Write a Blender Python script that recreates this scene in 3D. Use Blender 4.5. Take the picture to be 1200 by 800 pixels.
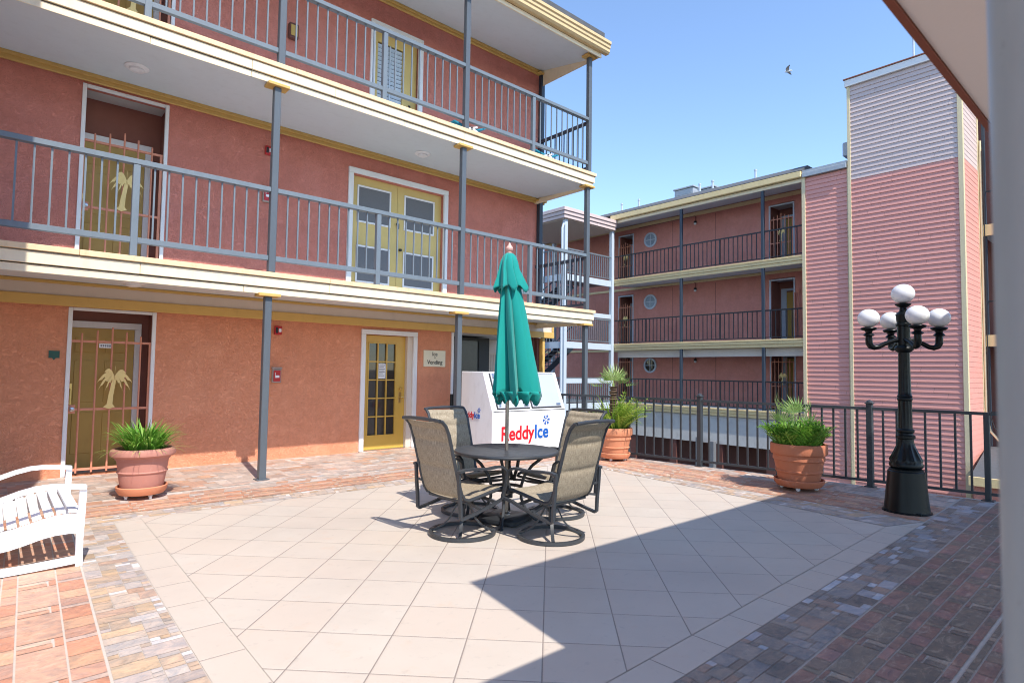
import bpy, bmesh, math, random
from mathutils import Vector, Matrix
R = math.radians
random.seed(7)
for o in list(bpy.data.objects): bpy.data.objects.remove(o)
scene = bpy.context.scene
COL = scene.collection

# ------------------------------------------------------------------ camera
H = 1.55
cam = bpy.data.cameras.new('camera'); camo = bpy.data.objects.new('camera', cam); COL.objects.link(camo)
cam.sensor_fit = 'HORIZONTAL'; cam.sensor_width = 36.0; cam.lens = 693.8 / 1200 * 36
rgt = Vector((0.7512, -0.6600, 0.0144)); dwn = Vector((0.0438, 0.0281, -0.9986)); fwd = Vector((0.6587, 0.7508, 0.0500))
m = Matrix.Identity(4)
for i in range(3):
    m[i][0] = rgt[i]; m[i][1] = -dwn[i]; m[i][2] = -fwd[i]
m[2][3] = H
camo.matrix_world = m
cam.clip_start = 0.05; cam.clip_end = 2000
cam.dof.use_dof = True; cam.dof.focus_distance = 7.5; cam.dof.aperture_fstop = 3.6
scene.camera = camo
try: scene.cycles.filter_width = 1.05
except Exception: pass

# ------------------------------------------------------------------ light
SUN = Vector((-0.18, -1.0, 1.32)).normalized()
elev = math.asin(SUN.z); rot = math.atan2(SUN.x, SUN.y)
world = bpy.data.worlds.new('World'); scene.world = world; world.use_nodes = True
nt = world.node_tree; bg = nt.nodes['Background']
sky = nt.nodes.new('ShaderNodeTexSky'); sky.sky_type = 'NISHITA'; sky.sun_disc = False
sky.sun_elevation = elev; sky.sun_rotation = rot; sky.altitude = 700; sky.air_density = 1.0; sky.dust_density = 0.1; sky.ozone_density = 2.9
nt.links.new(sky.outputs[0], bg.inputs[0]); bg.inputs[1].default_value = 0.132
sun = bpy.data.lights.new('sun', 'SUN'); suno = bpy.data.objects.new('sun', sun); COL.objects.link(suno)
sun.energy = 2.6; sun.angle = R(0.53); sun.color = (1.0, 0.95, 0.87)
suno.rotation_euler = SUN.to_track_quat('Z', 'Y').to_euler()
suno.location = (0, -20, 30)
vs = scene.view_settings; vs.view_transform = 'Standard'; vs.look = 'None'; vs.gamma = 1; vs.use_curve_mapping = False
vs.exposure = 1.33

# ------------------------------------------------------------------ materials
def lin(c):
    c /= 255.0
    return c / 12.92 if c <= 0.04045 else ((c + 0.055) / 1.055) ** 2.4
def S(r, g, b): return (lin(r), lin(g), lin(b), 1)
def L(r, g, b): return (r, g, b, 1)
class NT:
    def __init__(s, name):
        s.m = bpy.data.materials.new(name); s.m.use_nodes = True; s.t = s.m.node_tree
        s.b = s.t.nodes['Principled BSDF']
    def n(s, typ, **kw):
        nd = s.t.nodes.new(typ)
        for k, v in kw.items():
            if k.startswith('i_'): nd.inputs[k[2:].replace('_', ' ')].default_value = v
            else: setattr(nd, k, v)
        return nd
    def l(s, a, b): s.t.links.new(a, b)
    def obj(s, scale=(1, 1, 1), rot=(0, 0, 0)):
        g = s.n('ShaderNodeNewGeometry'); mp = s.n('ShaderNodeMapping')
        mp.inputs['Scale'].default_value = scale; mp.inputs['Rotation'].default_value = rot
        s.l(g.outputs['Position'], mp.inputs[0]); return mp.outputs[0]
    def noise(s, vec, scale, detail=6, rough=0.6, dist=0.0):
        nd = s.n('ShaderNodeTexNoise'); nd.inputs['Scale'].default_value = scale; nd.inputs['Detail'].default_value = detail
        nd.inputs['Roughness'].default_value = rough; nd.inputs['Distortion'].default_value = dist
        s.l(vec, nd.inputs['Vector']); return nd.outputs['Fac']
    def ramp(s, fac, stops):
        r = s.n('ShaderNodeValToRGB'); e = r.color_ramp.elements
        while len(e) < len(stops): e.new(0.5)
        for el, (p, c) in zip(e, stops): el.position = p; el.color = c
        s.l(fac, r.inputs[0]); return r.outputs[0]
    def mix(s, fac, a, b, mode='MIX'):
        mx = s.n('ShaderNodeMix', data_type='RGBA', blend_type=mode)
        for sock, v in ((mx.inputs[0], fac), (mx.inputs[6], a), (mx.inputs[7], b)):
            if hasattr(v, 'default_value') or hasattr(v, 'is_linked'): s.l(v, sock)
            else: sock.default_value = v
        return mx.outputs[2]
    def math(s, op, a, b=None):
        nd = s.n('ShaderNodeMath', operation=op)
        for sock, v in zip(nd.inputs, (a, b)):
            if v is None: continue
            if hasattr(v, 'is_linked'): s.l(v, sock)
            else: sock.default_value = v
        return nd.outputs[0]
    def bump(s, h, strength=0.3, dist=0.01):
        b = s.n('ShaderNodeBump'); b.inputs['Strength'].default_value = strength; b.inputs['Distance'].default_value = dist
        s.l(h, b.inputs['Height']); s.l(b.outputs[0], s.b.inputs['Normal'])
    def base(s, c):
        if hasattr(c, 'is_linked'): s.l(c, s.b.inputs['Base Color'])
        else: s.b.inputs['Base Color'].default_value = c
    def set(s, rough=0.6, metal=0.0, spec=0.5):
        s.b.inputs['Roughness'].default_value = rough; s.b.inputs['Metallic'].default_value = metal
        s.b.inputs['Specular IOR Level'].default_value = spec
def vary(c, k): return (min(1, c[0] * k), min(1, c[1] * k), min(1, c[2] * k), 1)

def paint(name, c, rough=0.5, metal=0.0, var=0.12, scale=4.0, grime=0.0, bump=0.0, spec=0.4):
    t = NT(name); v = t.obj()
    n1 = t.noise(v, scale, 6); col = t.mix(n1, vary(c, 1 - var), vary(c, 1 + var))
    if grime:
        n2 = t.noise(t.obj((1, 1, 0.35)), 7, 8, 0.7)
        f = t.ramp(n2, [(0.52, L(0, 0, 0)), (0.75, L(1, 1, 1))])
        col = t.mix(t.math('MULTIPLY', f, grime), col, L(c[0] * .45, c[1] * .42, c[2] * .38))
    t.base(col); t.set(rough, metal, spec)
    t.l(t.ramp(t.noise(v, 18, 4), [(0, L(rough * .8,) * 1 if False else L(rough * .8, rough * .8, rough * .8)), (1, L(min(1, rough * 1.2), min(1, rough * 1.2), min(1, rough * 1.2)))]), t.b.inputs['Roughness'])
    if bump: t.bump(t.noise(v, 90, 5), bump, 0.004)
    return t.m

def stucco(name, c, c2):
    t = NT(name); v = t.obj()
    big = t.noise(v, 0.7, 5, 0.55)
    col = t.mix(big, c, c2)
    n2 = t.noise(v, 9, 8, 0.7, 0.6)
    col = t.mix(t.ramp(n2, [(0.35, L(0, 0, 0)), (0.75, L(1, 1, 1))]), vary(c, 0.88), col)
    swirl = t.noise(t.obj((1, 1, 1.3)), 13, 5, 0.62, 2.2)          # trowelled ridges
    ridge = t.ramp(swirl, [(0.40, L(0, 0, 0)), (0.5, L(1, 1, 1)), (0.56, L(.25, .25, .25)), (0.7, L(.6, .6, .6))])
    col = t.mix(t.math('MULTIPLY', t.ramp(swirl, [(0.36, L(1, 1, 1)), (0.46, L(0, 0, 0))]), 0.30), col, vary(c, .6))
    streak = t.ramp(t.noise(t.obj((1, 1, .10)), 5, 7, .7), [(.50, L(0, 0, 0)), (.78, L(1, 1, 1))])
    col = t.mix(t.math('MULTIPLY', streak, .30), col, L(c[0] * .62, c[1] * .66, c[2] * .72))
    patch = t.ramp(t.noise(v, 1.7, 3, .5, .4), [(.52, L(0, 0, 0)), (.60, L(1, 1, 1))])
    col = t.mix(t.math('MULTIPLY', patch, .22), col, L(min(1, c[0] * 1.1), c[1] * 1.25, c[2] * 1.35))
    t.base(col); t.set(0.9, 0, 0.2)
    h = t.math('ADD', t.math('MULTIPLY', ridge, 0.8), t.math('MULTIPLY', t.noise(v, 60, 6, .7), 0.6))
    t.bump(h, 0.7, 0.016)
    return t.m

def metal_paint(name, c, rough=0.45):
    t = NT(name); v = t.obj()
    n = t.noise(t.obj((1, 1, .25)), 14, 8, .65)
    col = t.mix(n, vary(c, .82), vary(c, 1.15))
    chips = t.ramp(t.noise(v, 38, 4, .6), [(.68, L(0, 0, 0)), (.74, L(1, 1, 1))])
    col = t.mix(t.math('MULTIPLY', chips, .5), col, vary(c, .45))
    t.base(col); t.set(rough, 0.0, .5); t.bump(t.noise(v, 60, 3), .08, .003)
    return t.m

M = {}
M['stucco'] = stucco('coral stucco', L(.88, .355, .20), L(.90, .395, .24))
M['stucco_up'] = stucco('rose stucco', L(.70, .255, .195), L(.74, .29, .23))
M['stucco_far'] = stucco('far rose stucco', L(.68, .28, .22), L(.72, .31, .25))
M['cream'] = paint('cream fascia', L(.80, .68, .47), .55, var=.06, grime=.22)
M['cream_top'] = paint('weathered cream trim', L(.74, .55, .33), .6, var=.12, grime=.5)
M['gold'] = paint('gold trim', L(.60, .38, .11), .5, var=.1, grime=.2)
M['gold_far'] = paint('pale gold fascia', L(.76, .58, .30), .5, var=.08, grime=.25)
M['gutter'] = paint('tan gutter', L(.62, .46, .24), .45, var=.08, grime=.3)
M['soffit'] = paint('white soffit', L(.60, .66, .69), .7, var=.06, scale=1.5, grime=.12)
M['beam'] = paint('beige beam', L(.66, .57, .48), .6, var=.06, grime=.1)
M['white'] = paint('white trim', L(.76, .76, .76), .5, var=.05, grime=.12)
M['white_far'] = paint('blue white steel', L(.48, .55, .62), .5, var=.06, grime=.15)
M['rail'] = metal_paint('grey railing paint', L(.085, .100, .115))
M['rail_light'] = metal_paint('pale grey post paint', L(.145, .175, .20))
M['rail_dark'] = metal_paint('dark blue post paint', L(.030, .045, .065))
M['rail_far'] = metal_paint('far dark railing', L(.014, .016, .02))
M['fence'] = metal_paint('fence paint', L(.032, .036, .042), .45)
M['gate'] = paint('salmon gate paint', L(.62, .25, .155), .5, var=.1)
M['palm_steel'] = paint('cream palm cutout', L(.80, .60, .24), .55, var=.1)
M['olive'] = paint('olive door', L(.47, .31, .075), .45, var=.1, grime=.15)
M['yellow_door'] = paint('mustard door', L(.60, .37, .07), .4, var=.07, grime=.12)
M['yellow_pale'] = paint('pale yellow door', L(.62, .46, .16), .45, var=.08, grime=.12)
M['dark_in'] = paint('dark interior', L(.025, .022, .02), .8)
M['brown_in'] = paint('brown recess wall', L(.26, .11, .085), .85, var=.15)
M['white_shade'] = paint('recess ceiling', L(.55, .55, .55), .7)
M['screen'] = paint('grey window screen', L(.15, .155, .165), .75, var=.1, scale=30)
M['brass'] = paint('brass', L(.60, .42, .16), .3, 1.0)
M['steel'] = paint('steel', L(.5, .5, .5), .3, 1.0)
M['black'] = paint('black fitting', L(.015, .015, .016), .45)
M['red'] = paint('alarm red', L(.45, .015, .02), .35)
M['red_frame'] = paint('grey alarm box', L(.33, .27, .24), .5)
M['lens'] = paint('clear strobe lens', L(.75, .75, .78), .2)
M['green_plate'] = paint('dark green plaque', L(.01, .07, .05), .4)
M['plate_gold'] = paint('plaque pale digits', L(.25, .4, .33), .5)
M['sign_cream'] = paint('cream sign', L(.74, .66, .48), .5, var=.05)
M['sign_text'] = paint('dark sign lettering', L(.03, .022, .018), .6)
M['paper'] = paint('paper notice', L(.72, .72, .72), .7)
M['ink'] = paint('grey ink', L(.2, .2, .22), .7)
M['blind'] = paint('pale blue blinds', L(.50, .58, .66), .5)
M['concrete'] = paint('pale concrete', L(.55, .53, .50), .85, var=.14, scale=2.0, grime=.4, bump=.3)
M['asphalt'] = paint('asphalt', L(.05, .05, .05), .9, var=.2, bump=.3)
M['red_brown'] = paint('red brown boards', L(.13, .05, .04), .7, var=.2)
M['globe'] = paint('frosted white globe', L(.74, .75, .76), .3, var=.05)
M['lamp_black'] = paint('black green cast iron', L(.004, .006, .007), .33, var=.3, bump=.05, spec=.22)
M['furn'] = paint('bronze grey aluminium', L(.034, .037, .042), .42, var=.15, spec=.5)
M['pole'] = paint('umbrella pole', L(.33, .29, .25), .3, .8, var=.08)
M['plastic_black'] = paint('black plastic', L(.022, .024, .028), .5)
M['wood_pink'] = paint('wooden finial', L(.62, .36, .30), .5)
M['ice_white'] = paint('white enamel', L(.76, .76, .77), .35, var=.04, grime=.28)
M['ice_door'] = paint('grey ice door', L(.40, .43, .48), .35, var=.05)
M['ice_seal'] = paint('rubber seal', L(.04, .04, .045), .6)
M['logo_red'] = paint('logo red', L(.58, .01, .02), .4)
M['logo_blue'] = paint('logo blue', L(.01, .10, .42), .4)
M['plastic_white'] = paint('white resin', L(.82, .82, .83), .4, var=.03)
M['teal_sling'] = paint('teal sling', L(.01, .22, .32), .6)
M['soil'] = paint('potting soil', L(.05, .03, .02), .95, var=.3, scale=20, bump=.6)
M['roof'] = paint('grey shingles', L(.085, .09, .10), .9, var=.35, scale=9, bump=.5)
M['copper'] = paint('rusty drip edge', L(.26, .09, .05), .5, var=.2)
M['near_soffit'] = paint('tan plaster soffit', L(.88, .88, .855), .8, var=.05, scale=1.2, bump=.15)
M['near_post'] = metal_paint('near grey pipe', L(.27, .35, .39), .4)
M['ac'] = paint('galvanised unit', L(.38, .40, .42), .5, .3, var=.15, scale=8)
M['vending'] = paint('vending front', L(.06, .055, .05), .25, var=.3, scale=3)
M['siding_trim'] = paint('cream corner trim', L(.70, .58, .36), .55, var=.06, grime=.15)
M['trunk'] = paint('palm trunk', L(.10, .062, .038), .9, var=.35, scale=25, bump=1.0)
M['bird'] = paint('white plumage', L(.7, .7, .7), .8)
M['bird_dark'] = paint('dark wing', L(.05, .055, .06), .8)
M['glass_blue'] = paint('round pane', L(.28, .34, .40), .12, var=.3, scale=3)
M['slab_edge'] = paint('patio edge', L(.32, .12, .09), .8, var=.15)

def siding_mat(name, c):
    t = NT(name)
    col = t.mix(t.noise(t.obj((1, .3, 6)), 3.0, 6), vary(c, .9), vary(c, 1.08))
    streak = t.ramp(t.noise(t.obj((5, 5, .3)), 3, 6, .7), [(.5, L(0, 0, 0)), (.8, L(1, 1, 1))])
    col = t.mix(t.math('MULTIPLY', streak, .25), col, vary(c, .72))
    g = t.n('ShaderNodeNewGeometry'); sx = t.n('ShaderNodeSeparateXYZ'); t.l(g.outputs['Position'], sx.inputs[0])
    row = t.math('FLOOR', t.math('MULTIPLY', t.math('ADD', sx.outputs[2], 3.2), 1 / .158)); wn0 = t.n('ShaderNodeTexWhiteNoise'); wn0.noise_dimensions = '1D'; t.l(row, wn0.inputs['W'])
    run = t.math('ADD', t.math('MULTIPLY', t.math('ADD', sx.outputs[1], sx.outputs[0]), 1 / 2.9), t.math('MULTIPLY', wn0.outputs['Value'], 3.0)); cell = t.math('FLOOR', run)
    wn1 = t.n('ShaderNodeTexWhiteNoise'); wn1.noise_dimensions = '2D'; cb = t.n('ShaderNodeCombineXYZ'); t.l(row, cb.inputs[0]); t.l(cell, cb.inputs[1]); t.l(cb.outputs[0], wn1.inputs['Vector'])
    col = t.mix(t.math('MULTIPLY', wn1.outputs['Value'], .20), col, vary(c, .66))
    joint = t.math('LESS_THAN', t.math('FRACT', run), .004)
    col = t.mix(t.math('MULTIPLY', joint, .6), col, vary(c, .3))
    t.base(col); t.set(.6, 0, .35); t.bump(t.noise(t.obj((1, .2, 3)), 25, 5), .12, .004); return t.m
M['siding_pink'] = siding_mat('pink siding', L(.72, .33, .275))
M['siding_lilac'] = siding_mat('faded lilac siding', L(.62, .495, .465))

def glass_dark():
    t = NT('dark door glass'); t.base(t.mix(t.noise(t.obj(), 3, 5), L(.012, .012, .011), L(.05, .045, .04))); t.set(.06, 0, .6); return t.m
M['glass'] = glass_dark()

def terracotta(name, c, c2):
    t = NT(name); v = t.obj()
    col = t.mix(t.noise(v, 3.5, 6), c, c2)
    salt = t.ramp(t.noise(t.obj((1, 1, .5)), 9, 8, .72), [(.56, L(0, 0, 0)), (.78, L(1, 1, 1))])
    col = t.mix(t.math('MULTIPLY', salt, .3), col, L(.62, .42, .34))
    t.base(col); t.set(.75, 0, .3); t.bump(t.noise(v, 70, 5), .12, .004); return t.m
M['terra'] = terracotta('orange terracotta', L(.56, .215, .11), L(.64, .27, .15))
M['terra_dark'] = terracotta('red terracotta', L(.40, .13, .065), L(.48, .17, .09))
M['terra_pink'] = terracotta('pinkish resin terracotta', L(.46, .20, .155), L(.50, .23, .18))

def tweed():
    t = NT('tan tweed sling'); tc = t.n('ShaderNodeTexCoord')
    mp = t.n('ShaderNodeMapping'); mp.inputs['Scale'].default_value = (1, 1, 1); t.l(tc.outputs['UV'], mp.inputs[0])
    a = t.n('ShaderNodeMapping'); a.inputs['Scale'].default_value = (140, 9, 1); t.l(tc.outputs['UV'], a.inputs[0])
    b = t.n('ShaderNodeMapping'); b.inputs['Scale'].default_value = (9, 200, 1); t.l(tc.outputs['UV'], b.inputs[0])
    n1 = t.noise(a.outputs[0], 1, 3); n2 = t.noise(b.outputs[0], 1, 3)
    s = t.math('ADD', t.math('MULTIPLY', n1, .6), t.math('MULTIPLY', n2, .4))
    col = t.ramp(s, [(.30, L(.10, .075, .05)), (.47, L(.27, .215, .15)), (.6, L(.40, .34, .25)), (.75, L(.55, .48, .38))])
    t.base(col); t.set(.85, 0, .2); t.bump(s, .3, .002); return t.m
M['tweed'] = tweed()

def fabric_teal():
    t = NT('teal canvas'); v = t.obj()
    col = t.mix(t.noise(t.obj((1, 1, .3)), 6, 6), L(.002, .225, .195), L(.008, .29, .25))
    t.base(col); t.set(.8, 0, .25); t.bump(t.noise(v, 220, 3), .1, .002)
    t.b.inputs['Sheen Weight'].default_value = .15
    return t.m
M['teal'] = fabric_teal()

def leaf(name, c1, c2, c3):
    t = NT(name); a = t.n('ShaderNodeVertexColor'); a.layer_name = 'tint'
    sep = t.n('ShaderNodeSeparateColor'); t.l(a.outputs[0], sep.inputs[0])
    col = t.ramp(sep.outputs[0], [(0, c1), (.55, c2), (1, c3)])
    t.base(col); t.set(.5, 0, .35)
    out = t.t.nodes['Material Output']; tr = t.n('ShaderNodeBsdfTranslucent'); mx = t.n('ShaderNodeMixShader'); mx.inputs[0].default_value = .3
    t.l(col, tr.inputs[0]); t.l(t.b.outputs[0], mx.inputs[1]); t.l(tr.outputs[0], mx.inputs[2]); t.l(mx.outputs[0], out.inputs[0])
    return t.m
M['grass_leaf'] = leaf('grass blades', L(.05, .17, .02), L(.15, .36, .04), L(.38, .52, .12))
M['fern_leaf'] = leaf('fern fronds', L(.045, .14, .015), L(.13, .30, .03), L(.33, .46, .08))
M['fern_yellow'] = leaf('yellow green fronds', L(.08, .19, .02), L(.23, .38, .04), L(.48, .55, .12))
M['palm_leaf'] = leaf('palm fan', L(.07, .16, .04), L(.19, .31, .08), L(.40, .48, .18))

# ---- floor materials
def slate(name, streak=0.5):
    t = NT(name); a = t.n('ShaderNodeVertexColor'); a.layer_name = 'tint'
    v = t.obj((1, 1, 1)); 
    n1 = t.noise(t.obj((1, 1.5, 1)), 6.5, 8, .7, 1.2)
    n2 = t.noise(t.obj((1.3, 1, 1)), 16, 8, .7, .4)
    col = t.mix(t.ramp(n1, [(.32, L(0, 0, 0)), (.68, L(1, 1, 1))]), t.mix(1.0, a.outputs[0], L(1.30, 1.14, 1.04), 'MULTIPLY'), t.mix(1.0, a.outputs[0], L(.66, .70, .78), 'MULTIPLY'))
    pale = t.ramp(t.noise(t.obj((1, 2.4, 1)), 6, 8, .75, 1.4), [(.53, L(0, 0, 0)), (.72, L(1, 1, 1))])
    col = t.mix(t.math('MULTIPLY', pale, streak), col, L(.62, .50, .38))
    dark = t.ramp(n2, [(.28, L(1, 1, 1)), (.45, L(0, 0, 0))])
    col = t.mix(t.math('MULTIPLY', dark, .5), col, t.mix(1.0, col, L(.5, .46, .44), 'MULTIPLY'))
    t.base(col); t.set(.55, 0, .35)
    t.bump(t.math('ADD', n1, t.noise(v, 45, 6, .7)), .25, .006); return t.m
M['slate_red'] = slate('red slate tiles', .5)
M['slate_mix'] = slate('mixed slate mosaic', .22)
M['grout'] = paint('pale grout', L(.50, .44, .38), .9, var=.12, scale=12)
M['grout_dark'] = paint('grey grout', L(.26, .25, .25), .9, var=.15, scale=12)

def field_mat(name, rot, size, ox, oy):
    t = NT(name); g = t.n('ShaderNodeNewGeometry'); mp = t.n('ShaderNodeMapping')
    mp.vector_type = 'POINT'
    mp.inputs['Rotation'].default_value = (0, 0, rot); mp.inputs['Scale'].default_value = (1 / size, 1 / size, 1); mp.inputs['Location'].default_value = (ox, oy, 0)
    t.l(g.outputs['Position'], mp.inputs[0])
    sx = t.n('ShaderNodeSeparateXYZ'); t.l(mp.outputs[0], sx.inputs[0])
    fx = t.math('FRACT', sx.outputs[0]); fy = t.math('FRACT', sx.outputs[1])
    ex = t.math('MINIMUM', fx, t.math('SUBTRACT', 1.0, fx)); ey = t.math('MINIMUM', fy, t.math('SUBTRACT', 1.0, fy))
    # the joints running away from the camera are wider than the cross joints
    jx = t.math('SUBTRACT', ex, .0085); jy = t.math('SUBTRACT', ey, .0072)
    d = t.math('MINIMUM', jx, jy)
    grout = t.math('LESS_THAN', d, 0.0)
    cell = t.n('ShaderNodeVectorMath', operation='FLOOR'); t.l(mp.outputs[0], cell.inputs[0])
    wn = t.n('ShaderNodeTexWhiteNoise'); wn.noise_dimensions = '3D'; t.l(cell.outputs[0], wn.inputs['Vector'])
    v = t.obj()
    add = t.n('ShaderNodeVectorMath', operation='MULTIPLY_ADD'); t.l(wn.outputs['Color'], add.inputs[0]); add.inputs[1].default_value = (9, 9, 0); t.l(g.outputs['Position'], add.inputs[2])
    n1 = t.noise(add.outputs[0], 2.2, 7, .62, .6); n2 = t.noise(add.outputs[0], 14, 7, .7)
    col = t.mix(n1, L(.470, .396, .328), L(.560, .495, .422))
    col = t.mix(t.math('MULTIPLY', wn.outputs['Value'], .75), col, L(0.523, 0.432, 0.355))
    blot = t.ramp(t.noise(add.outputs[0], 5.5, 6, .6), [(.6, L(0, 0, 0)), (.8, L(0.800, 0.800, 0.800))])
    col = t.mix(t.math('MULTIPLY', blot, .5), col, L(0.551, 0.361, 0.236))
    pit = t.ramp(n2, [(.30, L(0.800, 0.800, 0.800)), (.42, L(0, 0, 0))])
    col = t.mix(t.math('MULTIPLY', pit, .34), col, L(0.266, 0.229, 0.207))
    wear = t.ramp(t.noise(v, .55, 6, .6), [(.45, L(0, 0, 0)), (.8, L(0.800, 0.800, 0.800))])
    col = t.mix(t.math('MULTIPLY', wear, .5), col, L(0.311, 0.274, 0.244))
    spot = t.n('ShaderNodeTexVoronoi'); spot.inputs['Scale'].default_value = 2.4; t.l(v, spot.inputs['Vector'])
    sp = t.math('LESS_THAN', spot.outputs['Distance'], .012)
    col = t.mix(t.math('MULTIPLY', sp, .8), col, L(.10, .09, .08))
    gcol = t.mix(t.noise(v, 3, 5), L(.17, .14, .125), L(.33, .27, .23))
    col = t.mix(grout, col, gcol)
    t.base(col); t.set(.5, 0, .4)
    hh = t.math('MINIMUM', t.math('MULTIPLY', d, 60.0), 1.0)
    t.bump(t.math('ADD', hh, t.math('MULTIPLY', n2, .12)), .35, .004)
    return t.m

# ------------------------------------------------------------------ mesh helpers
class MB:
    def __init__(s): s.bm = bmesh.new(); s.tint = None; s.mi = 0
    def _f(s, vs):
        try:
            f = s.bm.faces.new(vs); f.material_index = s.mi; return f
        except ValueError: return None
    def box(s, x0, x1, y0, y1, z0, z1):
        v = [s.bm.verts.new(p) for p in ((x0, y0, z0), (x1, y0, z0), (x1, y1, z0), (x0, y1, z0), (x0, y0, z1), (x1, y0, z1), (x1, y1, z1), (x0, y1, z1))]
        for q in ((0, 3, 2, 1), (4, 5, 6, 7), (0, 1, 5, 4), (1, 2, 6, 5), (2, 3, 7, 6), (3, 0, 4, 7)): s._f([v[i] for i in q])
        return s
    def cbox(s, x0, x1, y0, y1, z0, z1, b=.006, seg=1):            # chamfered box
        t = bmesh.new(); bmesh.ops.create_cube(t, size=1)
        for v in t.verts:
            v.co = Vector(((x0 + x1) / 2 + v.co.x * (x1 - x0), (y0 + y1) / 2 + v.co.y * (y1 - y0), (z0 + z1) / 2 + v.co.z * (z1 - z0)))
        bmesh.ops.bevel(t, geom=t.edges[:], offset=b, segments=seg, affect='EDGES', profile=.5)
        s.merge(t); return s
    def merge(s, t):
        mp = {v: s.bm.verts.new(v.co) for v in t.verts}
        for f in t.faces:
            nf = s._f([mp[v] for v in f.verts])
        t.free()
    def quad(s, a, b, c, d):
        return s._f([s.bm.verts.new(p) for p in (a, b, c, d)])
    def poly(s, pts): return s._f([s.bm.verts.new(p) for p in pts])
    def bar(s, p, q, w, h=None, up=(0, 0, 1)):
        h = h or w; p = Vector(p); q = Vector(q); d = (q - p).normalized(); u = Vector(up)
        if abs(d.dot(u)) > .98: u = Vector((0, 1, 0))
        a = d.cross(u).normalized(); b = a.cross(d).normalized()
        r = []
        for c in (p, q):
            r.append([s.bm.verts.new(c + a * (i * w / 2) + b * (j * h / 2)) for i, j in ((-1, -1), (1, -1), (1, 1), (-1, 1))])
        for i in range(4): s._f([r[0][i], r[0][(i + 1) % 4], r[1][(i + 1) % 4], r[1][i]])
        s._f(r[0][::-1]); s._f(r[1]); return s
    def strip(s, pts, w, h, up=(0, 0, 1), side=None):             # rectangular section swept along points
        pts = [Vector(p) for p in pts]; rings = []
        for i, p in enumerate(pts):
            d = (pts[min(i + 1, len(pts) - 1)] - pts[max(i - 1, 0)]).normalized()
            if side is not None: a = Vector(side)
            else:
                u = Vector(up)
                if abs(d.dot(u)) > .99: u = Vector((1, 0, 0))
                a = d.cross(u).normalized()
            b = a.cross(d).normalized()
            rings.append([s.bm.verts.new(p + a * (k * w / 2) + b * (j * h / 2)) for k, j in ((-1, -1), (1, -1), (1, 1), (-1, 1))])
        for r0, r1 in zip(rings, rings[1:]):
            for i in range(4): s._f([r0[i], r0[(i + 1) % 4], r1[(i + 1) % 4], r1[i]])
        s._f(rings[0][::-1]); s._f(rings[-1]); return s
    def tube(s, pts, r, n=8, closed=False):
        pts = [Vector(p) for p in pts]; rings = []; k = len(pts); prev = None
        for i, p in enumerate(pts):
            if closed: d = (pts[(i + 1) % k] - pts[i - 1]).normalized()
            else: d = (pts[min(i + 1, k - 1)] - pts[max(i - 1, 0)]).normalized()
            if prev is None:
                u = Vector((0, 0, 1)) if abs(d.z) < .9 else Vector((1, 0, 0)); a = d.cross(u).normalized()
            else: a = (prev - d * prev.dot(d)).normalized()
            prev = a; b = d.cross(a); rr = r[i] if isinstance(r, (list, tuple)) else r
            rings.append([s.bm.verts.new(p + (a * math.cos(t) + b * math.sin(t)) * rr) for t in [2 * math.pi * j / n for j in range(n)]])
        prs = list(zip(rings, rings[1:])) + ([(rings[-1], rings[0])] if closed else [])
        for r0, r1 in prs:
            for i in range(n): s._f([r0[i], r0[(i + 1) % n], r1[(i + 1) % n], r1[i]])
        if not closed: s._f(rings[0][::-1]); s._f(rings[-1])
        return s
    def lathe(s, prof, n=32, c=(0, 0, 0), cap=True, flute=None):
        rings = []
        for (r, z) in prof:
            rr = [max(r, 1e-4)] * n
            if flute and flute(z): rr = [r * (1 - flute(z) * (.5 + .5 * math.cos(12 * 2 * math.pi * j / n))) for j in range(n)]
            rings.append([s.bm.verts.new((c[0] + rr[j] * math.cos(2 * math.pi * j / n), c[1] + rr[j] * math.sin(2 * math.pi * j / n), c[2] + z)) for j in range(n)])
        for r0, r1 in zip(rings, rings[1:]):
            for i in range(n): s._f([r0[i], r0[(i + 1) % n], r1[(i + 1) % n], r1[i]])
        if cap: s._f(rings[0][::-1]); s._f(rings[-1])
        return s
    def ring(s, R0, w, h, z, n=40, c=(0, 0), sy=1.0):             # flat bar ring
        rs = []
        for j in range(n):
            t = 2 * math.pi * j / n; d = Vector((math.cos(t), math.sin(t) * sy, 0)); o = Vector((c[0], c[1], z))
            rs.append([s.bm.verts.new(o + d * (R0 + a) + Vector((0, 0, b))) for a, b in ((-w / 2, 0), (w / 2, 0), (w / 2, h), (-w / 2, h))])
        for j in range(n):
            a, b = rs[j], rs[(j + 1) % n]
            for i in range(4): s._f([a[i], b[i], b[(i + 1) % 4], a[(i + 1) % 4]])
        return s
    def plate(s, pts, axis, at, th):                              # 2-D outline extruded; axis 'y': pts are (x,z); 'x': (y,z); 'z': (x,y)
        def P(a, b, k):
            return {'y': (a, k, b), 'x': (k, a, b), 'z': (a, b, k)}[axis]
        v0 = [s.bm.verts.new(P(a, b, at)) for a, b in pts]; v1 = [s.bm.verts.new(P(a, b, at + th)) for a, b in pts]
        s._f(v0); s._f(v1[::-1]); k = len(pts)
        for i in range(k): s._f([v0[i], v0[(i + 1) % k], v1[(i + 1) % k], v1[i]])
        return s
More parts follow.
